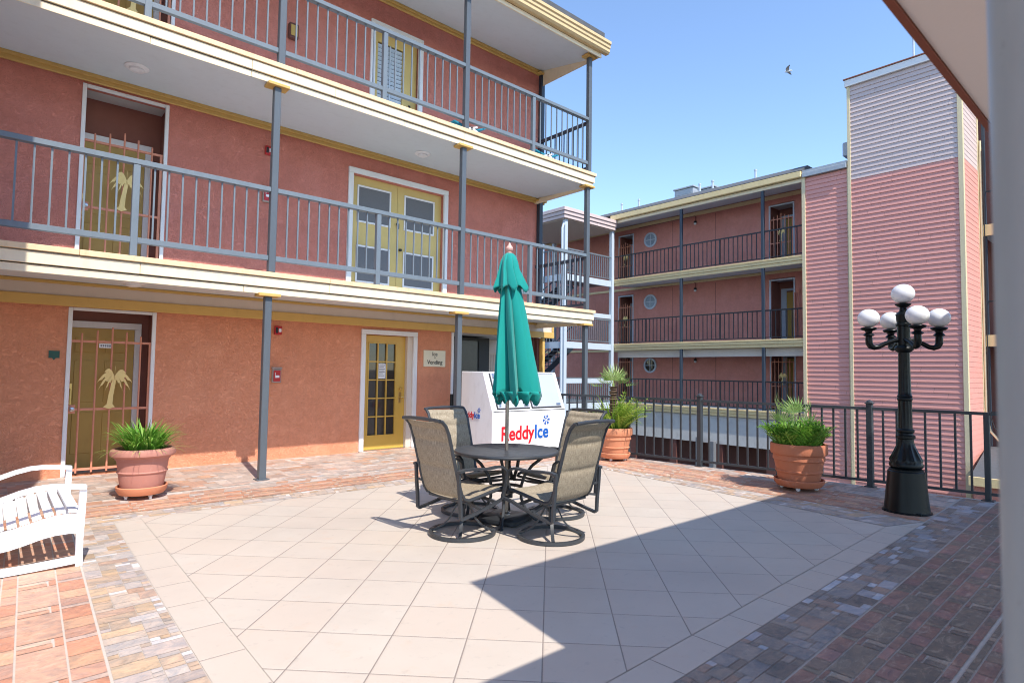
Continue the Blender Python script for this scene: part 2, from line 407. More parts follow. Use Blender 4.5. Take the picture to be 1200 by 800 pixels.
    def build(s, name, mats, parent=None, smooth=True, angle=35, tints=None, off=None, label=None, recalc=True):
        if recalc: bmesh.ops.recalc_face_normals(s.bm, faces=s.bm.faces[:])
        if parent is not None and off is None: off = wloc(parent)
        if off is not None:
            o_ = Vector(off)
            for v in s.bm.verts: v.co -= o_
        me = bpy.data.meshes.new(name); s.bm.to_mesh(me); s.bm.free()
        if tints:
            a = me.color_attributes.new('tint', 'FLOAT_COLOR', 'CORNER')
            for p, c in zip(me.polygons, tints):
                for li in p.loop_indices: a.data[li].color = c
        for mt in (mats if isinstance(mats, (list, tuple)) else [mats]): me.materials.append(mt)
        if smooth:
            for p in me.polygons: p.use_smooth = True
            me.set_sharp_from_angle(angle=R(angle))
        o = bpy.data.objects.new(name, me); COL.objects.link(o)
        if parent is not None: o.parent = parent
        if label: o['label'] = label
        return o

def wloc(o):
    v = Vector((0, 0, 0))
    while o is not None: v += Vector(o.location); o = o.parent
    return v
def tag(o, label, cat, group=None):
    o['label'] = label; o['category'] = cat
    if group: o['group'] = group
    return o
def thing(name, label, cat, loc=(0, 0, 0), rz=0, group=None):
    o = bpy.data.objects.new(name, None); COL.objects.link(o); o.location = loc; o.rotation_euler = (0, 0, rz); o.empty_display_size = .1
    return tag(o, label, cat, group)
def struct(o): o['kind'] = 'structure'; return o
def children(o): return [c for c in bpy.data.objects if c.parent == o]
def copy_tree(o, parent=None):
    kids = children(o); c = o.copy(); COL.objects.link(c)
    if parent is not None: c.parent = parent
    for k in kids: copy_tree(k, c)
    return c
ZERO = (0, 0, 0)
def text_bm(txt, size, depth=.004, bold=0.0, spacing=1.0, shear=0.0):
    cu = bpy.data.curves.new('lettering', 'FONT'); cu.body = txt; cu.size = size; cu.extrude = depth; cu.offset = bold; cu.space_character = spacing; cu.shear = shear
    o = bpy.data.objects.new('lettering', cu); COL.objects.link(o)
    dg = bpy.context.evaluated_depsgraph_get(); me = bpy.data.meshes.new_from_object(o.evaluated_get(dg))
    bm = bmesh.new(); bm.from_mesh(me); bpy.data.objects.remove(o); bpy.data.curves.remove(cu); bpy.data.meshes.remove(me)
    return bm
def text_on(mb, txt, size, origin, ex, ez, center=False, sx=1.0, **kw):       # ex: text direction, ez: up
    t = text_bm(txt, size, **kw); ex = Vector(ex); ez = Vector(ez); n = ex.cross(ez)
    xs = [v.co.x for v in t.verts]; x0 = (min(xs) + max(xs)) / 2 if center else min(xs); w = (max(xs) - min(xs)) * sx
    for v in t.verts:
        v.co = Vector(origin) + ex * ((v.co.x - x0) * sx) + ez * v.co.y + n * v.co.z
    mb.merge(t); return w

# ================================================================== SETTING
FX = lambda y: 8.86 + (6.647 - y) * .1386                     # line of the patio fence / patio edge
b = MB(); b.quad((-600, -600, -3.2), (600, -600, -3.2), (600, 600, -3.2), (-600, 600, -3.2))
struct(b.build('ground', M['asphalt'], smooth=False))

# patio slab (grout level) as one solid with a skewed right edge
b = MB()
pts = [(-6, -4), (FX(-4) + .06, -4), (FX(8.75) + .06, 8.75), (9.92, 8.75), (9.92, 12.5), (-6, 12.5)]
b.plate(pts, 'z', -.45, .446)
po = b.build('patio', [M['grout'], M['slab_edge']], smooth=False); struct(po)
for p in po.data.polygons:
    if abs(p.normal.z) < .5: p.material_index = 1

def ashlar(name, quad, sizes, cell, pal, mat, seed, z=0.0, gap=.009, jitter=.0):
    rnd = random.Random(seed); A, B, C_, D = [Vector((p[0], p[1], 0)) for p in quad]
    W_ = ((B - A).length + (C_ - D).length) / 2; H_ = ((D - A).length + (C_ - B).length) / 2
    nx = max(1, round(W_ / cell)); ny = max(1, round(H_ / cell)); occ = [[False] * ny for _ in range(nx)]
    mb = MB(); tints = []
    def P(u, v):
        u /= nx; v /= ny
        q = A * (1 - u) * (1 - v) + B * u * (1 - v) + C_ * u * v + D * (1 - u) * v
        return (q.x, q.y, z)
    gx = gap / W_ * nx / 2; gy = gap / H_ * ny / 2
    for j in range(ny):
        for i in range(nx):
            if occ[i][j]: continue
            opts = sizes[:]; rnd.shuffle(opts); opts.append((1, 1))
            for (w, h) in opts:
                if i + w <= nx and j + h <= ny and not any(occ[a][c] for a in range(i, i + w) for c in range(j, j + h)): break
            for a in range(i, i + w):
                for c in range(j, j + h): occ[a][c] = True
            mb.poly([P(i + gx, j + gy), P(i + w - gx, j + gy), P(i + w - gx, j + h - gy), P(i + gx, j + h - gy)])
            pl = pal if w * h <= 3 else [p for p in pal if min(p[1]) < .41 or p[1][2] - p[1][0] > .05 and w * h <= 6]
            c = rnd.choices([p[1] for p in pl], [p[0] for p in pl])[0]; k = rnd.uniform(.85, 1.15)
            tints.append((c[0] * k, c[1] * k, c[2] * k, 1))
    o = mb.build(name, mat, smooth=False, tints=tints, recalc=False)
    if o.data.polygons[0].normal.z < 0: o.data.flip_normals()
    return struct(o)
REDP = [(5, (.46, .215, .125)), (4, (.45, .25, .165)), (2, (.50, .26, .155)), (2, (.41, .185, .12)), (1.5, (.43, .31, .24)), (1, (.46, .235, .15))]
DKP = [(4, (.215, .160, .125)), (3, (.275, .160, .125)), (1.6, (.33, .165, .14)), (4, (.235, .180, .135)), (2, (.19, .16, .135))]
MIXP = [(4, (.44, .37, .30)), (3, (.46, .42, .38)), (3, (.46, .355, .26)), (2, (.41, .36, .325)), (1.2, (.48, .36, .24)), (2.2, (.58, .56, .53)), (.4, (.42, .30, .225))]
BLUP = [(3, (.27, .235, .20)), (3, (.27, .255, .24)), (2, (.48, .50, .52)), (2, (.21, .18, .15)), (1.5, (.31, .23, .18)), (1.5, (.36, .36, .37))]
GRYP = [(4, (.46, .39, .335)), (3, (.52, .47, .42)), (2, (.44, .34, .28)), (1.5, (.56, .53, .50)), (1, (.47, .30, .22))]
BIG = [(3, 3), (2, 3), (3, 4), (2, 2), (3, 4), (1, 3), (3, 1), (2, 4), (4, 4), (1, 2)]
SML = [(3, 2), (2, 3), (3, 1), (2, 1), (3, 3), (4, 2), (4, 3), (2, 2), (1, 1)]
# repeating printed slate unit: pieces as (u0,u1,v0,v1,tone), u across the band, v along it
UNIT = [(.19, .66, .11, .88, 0), (.19, .55, .885, 1.0, 1), (.55, .66, .885, 1.105, 2), (.19, .54, .0, .105, 3), (.66, 1.0, .02, .27, 4), (.66, 1.0, .27, .56, 5), (.66, 1.0, .56, .93, 2), (.66, 1.0, .93, 1.02, 6), (.0, .19, .05, .42, 2), (.0, .19, .42, .72, 4), (.0, .19, .72, 1.05, 5)]
def printed(name, quad, tones, mat, seed, W0=.46, L0=.58, along_u=False, z=0.0, gu=.0050, gv=.0022, flip=False):
    rnd = random.Random(seed); A, B, C_, D = [Vector((p[0], p[1], 0)) for p in quad]
    if along_u: A, B, C_, D = A, D, C_, B
    W_ = ((B - A).length + (C_ - D).length) / 2; H_ = ((D - A).length + (C_ - B).length) / 2
    mb = MB(); tints = []; nu = max(1, math.ceil(W_ / W0 - .25)); nv = math.ceil(H_ / L0)
    Wu = W0 if W_ / W0 > 1.6 else W_ / nu
    def P(a, c):
        u, v = min(1, max(0, a / W_)), min(1, max(0, c / H_))
        q = A * (1 - u) * (1 - v) + B * u * (1 - v) + C_ * u * v + D * (1 - u) * v; return (q.x, q.y, z)
    for i in range(math.ceil(W_ / Wu)):
        off = rnd.uniform(-.04, .04) + (0 if not flip else .5 * (i % 2))
        for j in range(-1, nv + 1):
            kk = rnd.uniform(.9, 1.1)
            for (u0, u1, v0, v1, tn) in UNIT:
                a0, a1 = (i + u0) * Wu + gu, (i + u1) * Wu - gu; c0, c1 = (j + off + v0) * L0 + gv, (j + off + v1) * L0 - gv
                a0, c0 = max(a0, gu), max(c0, gv); a1, c1 = min(a1, W_ - gu), min(c1, H_ - gv)
                if a1 - a0 < .008 or c1 - c0 < .008: continue
                mb.poly([P(a0, c0), P(a1, c0), P(a1, c1), P(a0, c1)])
                c = tones[tn]; k = kk * rnd.uniform(.9, 1.1); tints.append((c[0] * k, c[1] * k, c[2] * k, 1))
    for f in mb.bm.faces:
        f.normal_update()
        if f.normal.z < 0: f.normal_flip()
    return struct(mb.build(name, mat, smooth=False, tints=tints, recalc=False))
REDT = [(.49, .31, .22), (.48, .27, .18), (.49, .24, .15), (.52, .39, .29), (.45, .265, .19), (.50, .31, .20), (.48, .36, .29)]
DKT = [(.20, .165, .125), (.175, .145, .115), (.25, .155, .12), (.29, .24, .185), (.20, .155, .12), (.285, .17, .14), (.22, .185, .14)]
lx = lambda y: .885 + (y - 3.2) * .0243                        # left line between mosaic and edge row
lin_ = lambda y: lx(y) + .235
ny_ = lambda x: 1.669 + .030 * x; xm = lambda y: .397 + .0346 * y; nin = lambda x: ny_(x) + .225; mo = lambda x: 1.295 + .034 * x
# light diagonal field, with straight edge rows left and near
TL = (lin_(7.10), 7.10); TRr = (7.55, 6.98); BRr = (7.03, nin(7.03)); BL = (lin_(nin(1.07)), nin(1.07))
rt2 = math.sqrt(2)
# point mapping rotates by +45deg: (x-y)/rt2 , (x+y)/rt2
fm = field_mat('cream porcelain field', R(45), .440, (.025 / .44) % 1, (-3.49 / .44) % 1)
b = MB(); b.poly([(p[0], p[1], .0) for p in (BL, BRr, TRr, TL)]); struct(b.build('patio_field', fm, smooth=False))
rowm = field_mat('cream porcelain edge row near', R(-1.7), .445, .32, .5)
b = MB(); x0, x1 = lx(1.6) , 7.03 + .40
g = .006
b.poly([(lin_(nin(1)) - .0, nin(1.07) - g, 0), (lx(ny_(.9)) + .0, ny_(.9), 0), (x1 + .02, ny_(x1), 0), (7.03, nin(7.03) - g, 0)])
struct(b.build('patio_edge_row', field_mat('cream porcelain row near', R(-1.7), .4455, (-2.814 / .4455) % 1, .5), smooth=False))
b = MB(); b.poly([(lx(ny_(.9)), ny_(.9) + g, 0), (lin_(nin(1)) - g, nin(1.07), 0), (lin_(7.1) - g, 7.1, 0), (lx(7.1), 7.1, 0)])
struct(b.build('patio_edge_row', field_mat('cream porcelain row left', R(1.3), .4455, .45, (-3.5 / .4455) % 1), smooth=False))
# mosaic strips
ashlar('mosaic_strip', [(xm(ny_(.5)), ny_(.5)), (lx(1.7) - .004, ny_(.9)), (lx(7.1) - .004, 7.1), (xm(7.1), 7.1)], SML, .050, MIXP, M['slate_mix'], 11, gap=.0035)
ashlar('mosaic_strip', [(.45, mo(.45)), (9.50, mo(9.50)), (9.50, ny_(9.5) - .004), (.45, ny_(.45) - .004)], SML, .050, BLUP, M['slate_mix'], 12, gap=.0035)
ashlar('mosaic_strip', [(.65, 7.11), (7.55, 7.0), (7.75, 7.34), (.66, 7.42)], SML, .050, MIXP, M['slate_mix'], 13, gap=.0035)
ashlar('mosaic_strip', [(7.05, nin(7.03)), (7.6, ny_(7.6) + .01), (7.78, 7.33), (7.57, 6.98)], SML, .050, MIXP, M['slate_mix'], 14, gap=.0035)
# red slate bands
printed('slate_band', [(xm(-3.9) - .008 - 3.22, -3.9), (xm(-3.9) - .008, -3.9), (xm(8.25) - .008, 8.25), (xm(8.25) - .008 - 3.22, 8.25)], REDT, M['slate_red'], 21)
printed('slate_band', [(.665, 7.43), (7.76, 7.35), (8.2, 7.90), (.685, 7.93)], REDT, M['slate_red'], 22, along_u=True)
ashlar('slate_walk', [(.69, 7.935), (8.2, 7.905), (8.65, 8.2), (.695, 8.25)], SML, .08, GRYP + [(1.5, (.46, .27, .18))], M['slate_mix'], 27, gap=.003)
printed('slate_band', [(7.61, ny_(7.61) + .01), (8.62, ny_(8.62) + .012), (8.70, 8.1), (7.79, 7.34)], REDT, M['slate_red'], 23)
printed('slate_band', [(.455, -3.9), (9.3, -3.9), (9.3, .86), (.455, .80)], DKT, M['slate_red'], 24, along_u=True)
printed('slate_band', [(.455, .815), (9.5, .875), (9.5, mo(9.5) - .008), (.455, mo(.455) - .008)], DKT, M['slate_red'], 26, along_u=True)
# grey slate by the building and by the fence
ashlar('slate_walk', [(-5.9, 8.41), (8.7, 8.21), (8.7, 10.24), (-5.9, 10.24)], SML, .085, GRYP + [(1.0, (.46, .30, .21))], M['slate_mix'], 31, gap=.003)
ashlar('slate_walk', [(8.63, ny_(8.63) + .015), (FX(1.95) - .02, ny_(9.5) + .02), (FX(8.2) + .03, 8.2), (8.705, 8.2)] if FX(8.2) > 8.72 else
       [(8.63, ny_(8.63) + .015), (FX(1.95) - .02, ny_(9.5) + .02), (FX(7.0), 7.0), (8.69, 7.0)], SML, .08, GRYP + [(2, (.46, .25, .17))], M['slate_mix'], 32)

# ================================================================== LEFT BUILDING
WY, EY = 10.28, 8.45
XL, XR = -6.0, 9.96
mb_root = thing('motel_building', 'near coral stucco three storey motel building with cream balcony edges and grey railings', 'building', (2.0, 10.3, 0))
# --- walls with openings (boxes around them)
def wall_with_holes(b, x0, x1, z0, z1, holes, y0, y1):
    xs = sorted(set([x0, x1] + [h[0] for h in holes] + [h[1] for h in holes]))
    for a, c in zip(xs, xs[1:]):
        segs = [(z0, z1)]
        for (hx0, hx1, hz0, hz1) in holes:
            if hx0 < (a + c) / 2 < hx1:
                ns = []
                for s0, s1 in segs:
                    if hz0 > s0: ns.append((s0, min(hz0, s1)))
                    if hz1 < s1: ns.append((max(hz1, s0), s1))
                segs = ns
        for s0, s1 in segs: b.box(a, c, y0, y1, s0, s1)
b = MB(); wall_with_holes(b, XL, 7.30, -.4, 2.75, [(.78, 1.84, 0, 2.36), (5.30, 6.37, 0, 2.215)], WY, WY + .22); b.build('wall', M['stucco'], mb_root, smooth=False)
b = MB(); wall_with_holes(b, XL, XR, 2.75, 5.74, [(.81, 1.89, 2.82, 5.57), (4.96, 7.05, 2.82, 5.235)], WY, WY + .22); b.build('wall', M['stucco_up'], mb_root, smooth=False)
b = MB(); wall_with_holes(b, XL, XR, 5.74, 8.95, [(.83, 1.91, 5.84, 8.55), (5.34, 6.38, 5.84, 8.25)], WY, WY + .22); b.build('wall', M['stucco_up'], mb_root, smooth=False)
b = MB(); b.box(XR - .2, XR, WY + .225, 18.0, 2.75, 8.9); b.build('end_wall', M['stucco_up'], mb_root, smooth=False)
b = MB(); b.box(XL, XL + .2, WY + .225, 18.0, -.4, 8.9).box(XL + .22, XR - .22, 17.8, 18.0, -.4, 8.9).box(XL + .22, XR - .22, WY + .35, 17.7, 8.6, 8.7); b.build('rear_wall', M['stucco_up'], mb_root, smooth=False)
# seams in stucco? control joints as thin grooves are left to the material
# --- slabs: three stepped boards of the fascia, soffit, deck
def balcony(zb, name='balcony_slab'):
    t = MB()
    t.box(XL, 9.70, EY + .035, WY - .002, zb + .14, zb + .27)            # deck
    s_ = t.build(name, M['soffit'], mb_root, smooth=False)
    def board(z0, z1, out, mat, nm):
        q = MB(); z1 -= .004
        xx = XL; xe = 9.70 + out + .06; jr = random.Random(int(z0 * 1000))
        while xx < xe - .01:
            nx_ = min(xe, xx + jr.choice((1.22, 1.83, 2.44, 3.05)))
            if xe - nx_ < .4: nx_ = xe
            dz_ = jr.uniform(-.0015, .0015); q.cbox(xx + .0015, nx_ - .0015, EY - out + jr.uniform(-.002, .002), EY + .03, z0 + dz_, z1 + dz_, .004); xx = nx_
        q.cbox(9.70 + out + .0, 9.70 + out + .06, EY + .032, WY + .02, z0, z1, .004)
        q.build(nm, mat, s_, smooth=False)
    board(zb, zb + .092, -.02, M['cream'], 'fascia_board'); board(zb + .10, zb + .235, .005, M['cream'], 'fascia_board'); board(zb + .243, zb + .315, .03, M['cream_top'], 'edge_trim')
    # soffit sloping up to the wall
    q = MB(); q.quad((XL, EY + .03, zb + .02), (9.70, EY + .03, zb + .02), (9.70, WY - .004, zb + .135), (XL, WY - .004, zb + .135)); q.build('soffit', M['soffit'], s_, smooth=False)
    return s_
balcony(2.575); balcony(5.585)
# gold trims at wall head
b = MB(); b.cbox(XL, XR + .02, WY - .05, WY - .003, 5.60, 5.718, .01).cbox(XL, XR + .02, WY - .075, WY - .052, 5.665, 5.715, .004); b.build('cornice_trim', M['gold'], mb_root, smooth=False)
b = MB(); b.cbox(XL, XR + .02, WY - .05, WY - .003, 8.775, 8.885, .01).cbox(XL, XR + .02, WY - .075, WY - .052, 8.83, 8.882, .004); b.build('cornice_trim', M['gold'], mb_root, smooth=False)
# ground-floor header beam
b = MB(); b.box(XL, 10.25, WY - .09, WY - .004, 2.40, 2.712); b.build('header_beam', M['beam'], mb_root, smooth=False)
b = MB(); b.cbox(XL, 10.28, WY - .125, WY - .093, 2.355, 2.50, .008).cbox(XL, 10.28, WY - .115, WY - .093, 2.655, 2.70, .006).cbox(10.22, 10.28, WY - .115, WY - .093, 2.503, 2.652, .006); b.build('beam_trim', M['gold'], mb_root, smooth=False)
b = MB(); b.box(7.30, XR, WY - .0, WY + .22, 2.36, 2.748); b.build('header_beam', M['beam'], mb_root, smooth=False)
# --- roof + gutter
b = MB(); b.box(XL, 9.86, 8.28, 18.2, 8.93, 9.03); roof = b.build('roof', M['roof'], mb_root, smooth=False)
b = MB(); b.quad((XL, 8.36, 8.50), (9.80, 8.36, 8.50), (9.80, WY, 8.90), (XL, WY, 8.90)); b.build('soffit', M['soffit'], roof, smooth=False)
b = MB(); b.cbox(XL, 9.82, 8.33, 8.358, 8.47, 8.56, .004).box(9.802, 9.82, 8.36, WY, 8.50, 8.92); b.build('fascia_board', M['cream'], roof, smooth=False)
prof = [(8.325, 8.56), (8.24, 8.56), (8.205, 8.60), (8.205, 8.66), (8.185, 8.68), (8.185, 8.74), (8.16, 8.76), (8.16, 8.82), (8.185, 8.84), (8.19, 8.80), (8.325, 8.80)]
b = MB(); b.plate(prof, 'x', XL, 9.95 - XL); b.build('gutter', M['gutter'], roof, smooth=False)

# --- posts and railings
def post(x, y, z0, z1, mat, w=.095, cap=True, foot=False):
    t = MB(); t.cbox(x - w / 2, x + w / 2, y - w / 2, y + w / 2, z0, z1, .006)
    if foot: t.cbox(x - .085, x + .085, y - .085, y + .085, z0, z0 + .012, .003)
    p = t.build('post', mat, mb_root)
    if cap:
        q = MB(); q.cbox(x - .15, x + .15, y - .10, y + .10, z1 - .03, z1 + .012, .005); q.build('post_cap', M['gold'], p, smooth=False)
    return p
PX = [-3.75, -.45, 2.88, 6.20, 9.55]
for i, x in enumerate(PX):
    post(x, EY + .06, -3.2 if i == 4 else 0.0, 2.573, M['rail'], foot=i != 4)
    post(x + .03, EY + .06, 2.895, 5.583, M['rail'])
    post(x + .07, EY + .06, 5.905, 8.495, M['rail'])
post(9.80, WY - .06, 2.86, 5.66, M['rail_dark'], .11); post(9.82, WY - .06, 5.87, 8.80, M['rail_dark'], .11)
def railing(x0, x1, zf, y=EY + .06):
    xm = (x0 + x1) / 2; t = MB()
    t.cbox(x0, x1, y - .045, y + .045, zf + 1.14, zf + 1.205, .004)                 # top rail
    t.cbox(x0, x1, y - .03, y + .03, zf + .165, zf + .235, .004)                    # bottom rail
    t.cbox(xm - .038, xm + .038, y - .038, y + .038, zf + .002, zf + 1.139, .004)
    for a, c in ((x0, xm - .04), (xm + .04, x1)):
        n = 10
        for k in range(1, n):
            xx = a + (c - a) * k / n
            t.box(xx - .010, xx + .010, y - .010, y + .010, zf + .236, zf + 1.139)
    return t.build('balcony_railing', M['rail_light'], mb_root, smooth=False)
for zf, dx in ((2.892, .03), (5.902, .07)):
    for a, c in zip(PX, PX[1:]): railing(a + dx + .049, c + dx - .049, zf)
    # short side railing at the end of the balcony
    t = MB(); x = 9.62 + dx * .5; ya, yb = EY + .12, WY - .12
    t.cbox(x - .03, x + .03, ya, yb, zf + 1.10, zf + 1.17, .004).cbox(x - .025, x + .025, ya, yb, zf + .10, zf + .15, .004)
    for k in range(1, 11):
        yy = ya + (yb - ya) * k / 11; t.box(x - .01, x + .01, yy - .01, yy + .01, zf + .151, zf + 1.099)
    t.build('balcony_railing', M['rail_dark'], mb_root, smooth=False)

# --- recessed entries with salmon security gates
def palm_outline(s=1.0):
    pts = []
    return pts
def palm_plate(b, cx, cz, s, y, th=.006):
    # trunk
    tr = [(-.075, -.31), (-.01, -.335), (.06, -.31), (.03, -.27), (.035, -.15), (.05, -.03), (.065, .09), (.02, .09), (.0, -.03), (-.02, -.15), (-.035, -.27)]
    b.plate([(cx + a * s, cz + c * s) for a, c in tr], 'y', y, th)
    base = (.04, .09); k = 0
    for ang, ln, dr in ((172, .18, .19), (150, .23, .19), (122, .23, .13), (88, .20, .05), (52, .22, .12), (27, .24, .19), (6, .19, .20), (200, .11, .15), (-26, .11, .14)):
        a = R(ang); n = 7; up, lo = [], []
        for i in range(n + 1):
            t = i / n; px = base[0] + math.cos(a) * ln * t; pz = base[1] + math.sin(a) * ln * t - dr * t * t + .03 * math.sin(math.pi * t)
            w = .050 * math.sin(math.pi * min(1, .18 + t * .82)) * (1 if i < n else 0)
            up.append((px, pz + w * .5)); lo.append((px, pz - w * (1.2 if i % 2 else .55)))
        out = up + lo[::-1]; k += 1
        b.plate([(cx + p * s, cz + q * s) for p, q in out[:-1]], 'y', y - .0012 * k, th)
def gate(x0, zf, parent=None, open_=False, w=.97):
    g_ = thing('security_gate', 'x', 'gate', (x0, WY + .035, zf)) if parent is None else None
    if parent is not None:
        g_ = bpy.data.objects.new('security_gate', None); COL.objects.link(g_); g_.parent = parent; g_.location = Vector((x0, WY + .035, zf)) - wloc(parent)
    t = MB(); r = .016
    for z in (.085, .925, 1.885): t.box(0, w, -r, r, z - r, z + r)
    for x in (0, w): t.box(x - r, x + r, -r - .002, r + .002, .07, 1.90)
    for x, z in zip((.13, .31, .49, .665, .845), (2.0, 2.045, 2.10, 2.04, 1.985)):
        t.tube([(x, -.018, .04), (x, -.018, z - .02), (x, -.018, z)], [.0125, .0125, .009], 8)
    t.build('gate_frame', M['gate'], g_, off=ZERO, smooth=False)
    t = MB(); palm_plate(t, .49, 1.28, 1.06, -.055); t.build('palm_emblem', M['palm_steel'], g_, off=ZERO, smooth=False)
    t = MB(); t.cbox(-.04, .09, -.032, .032, .87, .99, .004); lk = t.build('lock_box', M['gate'], g_, off=ZERO)
    t = MB(); t.lathe([(.0, 0), (.022, .0), (.032, .02), (.03, .045), (.0, .055)], 16); 
    bmesh.ops.rotate(t.bm, verts=t.bm.verts, cent=ZERO, matrix=Matrix.Rotation(R(90), 3, 'X')); bmesh.ops.translate(t.bm, verts=t.bm.verts, vec=(.05, -.03, .93))
    t.build('knob', M['steel'], lk, off=ZERO)
    return g_
def panel_door(b, x0, x1, z0, z1, y, th=.045):
    b.box(x0, x1, y, y + th, z0, z1)
def recess(x0, x1, z0, z1, parent, dep=.55):
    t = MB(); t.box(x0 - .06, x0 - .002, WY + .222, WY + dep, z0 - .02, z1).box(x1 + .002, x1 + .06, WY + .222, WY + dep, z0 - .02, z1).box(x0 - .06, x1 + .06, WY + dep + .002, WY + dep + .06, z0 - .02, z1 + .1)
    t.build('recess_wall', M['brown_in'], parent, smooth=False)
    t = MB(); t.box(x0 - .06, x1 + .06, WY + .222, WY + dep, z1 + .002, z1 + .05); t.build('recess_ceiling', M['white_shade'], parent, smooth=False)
    t = MB(); e = .045
    for a, c in ((x0 - .005, x0 + e), (x1 - e, x1 + .005)): t.cbox(a, c, WY - .022, WY + .03, z0 + .002, z1 - .002, .004)
    t.cbox(x0 + e + .002, x1 - e - .002, WY - .018, WY + .03, z1 - e, z1 - .002, .004)
    t.build('opening_frame', M['white'], parent, smooth=False)
    d = MB(); dx0, dx1 = x0 + .03, x0 + .87; zt = z0 + 2.10; y = WY + dep - .05
    d.box(dx0, dx1, y, y + .045, z0 + .03, zt)
    dr = d.build('door', M['olive'], parent, smooth=False)
    d = MB()
    for px0, px1 in ((dx0 + .10, (dx0 + dx1) / 2 - .05), ((dx0 + dx1) / 2 + .05, dx1 - .10)):
        for pz0, pz1 in ((z0 + .25, z0 + .85), (z0 + 1.0, z0 + 1.62), (z0 + 1.74, z0 + 1.96)):
            d.cbox(px0, px1, y - .010, y - .001, pz0, pz1, .004)
    d.build('door_panel', M['olive'], dr, smooth=False)
    d = MB(); d.cbox(dx0 - .06, dx1 + .09, y - .012, y + .03, zt + .004, zt + .10, .004).cbox(dx1 + .004, dx1 + .09, y - .012, y + .03, z0 + .03, zt + .002, .004)
    d.build('door_frame', M['white'], parent, smooth=False)
    d = MB(); d.tube([(dx0 + .06, y - .012, z0 + .93), (dx0 + .06, y - .05, z0 + .95), (dx0 + .06, y - .05, z0 + 1.18), (dx0 + .06, y - .012, z0 + 1.20)], .011, 8).cbox(dx0 + .03, dx0 + .09, y - .012, y - .002, z0 + .9, z0 + 1.28, .004)
    d.build('handle', M['brass'], dr)
    return dr
d1 = recess(.78, 1.84, 0, 2.36, mb_root); recess(.81, 1.89, 2.82, 5.57, mb_root); recess(.83, 1.91, 5.84, 8.55, mb_root)
g1 = gate(.815, 0, mb_root); g2 = gate(.85, 2.885, mb_root); g3 = gate(.87, 5.9, mb_root)
# sticker on the first door
b = MB(); b.box(1.15, 1.31, WY + .015, WY + .018, 1.80, 1.86); stk = b.build('sticker', M['paper'], g1, smooth=False)
b = MB(); [b.box(1.165 + i * .026, 1.184 + i * .026, WY + .0125, WY + .0145, 1.815, 1.845) for i in range(5)]; b.build('print', M['ink'], stk, smooth=False)

# --- glazed office door
def casing(x0, x1, z0, z1, w, parent, mat, y=WY):
    t = MB(); t.cbox(x0, x0 + w, y - .035, y + .02, z0, z1 - w - .002, .005).cbox(x1 - w, x1, y - .035, y + .02, z0, z1 - w - .002, .005).cbox(x0, x1, y - .038, y + .02, z1 - w, z1, .005)
    return t.build('door_casing', mat, parent, smooth=False)
casing(5.225, 6.455, .004, 2.305, .09, mb_root, M['white'])
dy = WY + .10
b = MB(); x0, x1, zt = 5.315, 6.25, 2.205
gx0, gx1, gz0, gz1 = 5.45, 6.03, .28, 2.05
b.box(x0, gx0, dy, dy + .045, .015, zt).box(gx1, x1, dy, dy + .045, .015, zt).box(gx0, gx1, dy, dy + .045, .015, gz0).box(gx0, gx1, dy, dy + .045, gz1, zt)
for k in (1, 2): xx = gx0 + (gx1 - gx0) * k / 3; b.box(xx - .012, xx + .012, dy - .004, dy + .03, gz0, gz1)
for k in range(1, 5): zz = gz0 + (gz1 - gz0) * k / 5; b.box(gx0, gx1, dy - .006, dy + .028, zz - .012, zz + .012)
b.box(gx0 - .02, gx0, dy - .01, dy - .001, gz0, gz1).box(gx1, gx1 + .02, dy - .01, dy - .001, gz0, gz1).box(gx0 - .02, gx1 + .02, dy - .01, dy - .001, gz1, gz1 + .02).box(gx0 - .02, gx1 + .02, dy - .01, dy - .001, gz0 - .02, gz0)
od = b.build('door', M['yellow_door'], mb_root, smooth=False)
b = MB(); b.box(gx0, gx1, dy + .031, dy + .036, gz0, gz1); b.build('pane', M['glass'], od, smooth=False)
b = MB(); b.tube([(6.14, dy - .004, 1.0), (6.14, dy - .06, 1.0), (6.20, dy - .065, 1.0)], .013, 8).cbox(6.11, 6.17, dy - .012, dy - .001, .9, 1.1, .004).lathe([(.028, 0), (.03, .02), (.0, .03)], 16, (6.14, dy - .03, 1.16)); b.build('handle', M['brass'], od)
b = MB(); b.box(5.655, 5.81, dy - .012, dy - .009, 1.37, 1.66); nt_ = b.build('notice', M['paper'], od, smooth=False)
b = MB(); [b.box(5.67, 5.67 + w, dy - .0145, dy - .0125, z, z + .012) for w, z in ((.12, 1.62), (.10, 1.59), (.12, 1.55), (.11, 1.52), (.12, 1.49), (.08, 1.46), (.11, 1.42))]; b.build('print', M['ink'], nt_, smooth=False)
b = MB(); b.box(6.252, 6.365, WY + .02, WY + .2, .005, 2.21).box(5.30, 5.313, WY + .022, WY + .2, .005, 2.21); b.build('door_jamb', M['beam'], mb_root, smooth=False)
b = MB(); b.box(5.31, 6.25, WY + .01, WY + .3, -.003, .014); b.build('threshold', M['steel'], mb_root, smooth=False)
b = MB(); b.box(5.2, 6.5, WY + .6, WY + .62, 0, 2.4); b.build('inner_wall', M['dark_in'], mb_root, smooth=False)

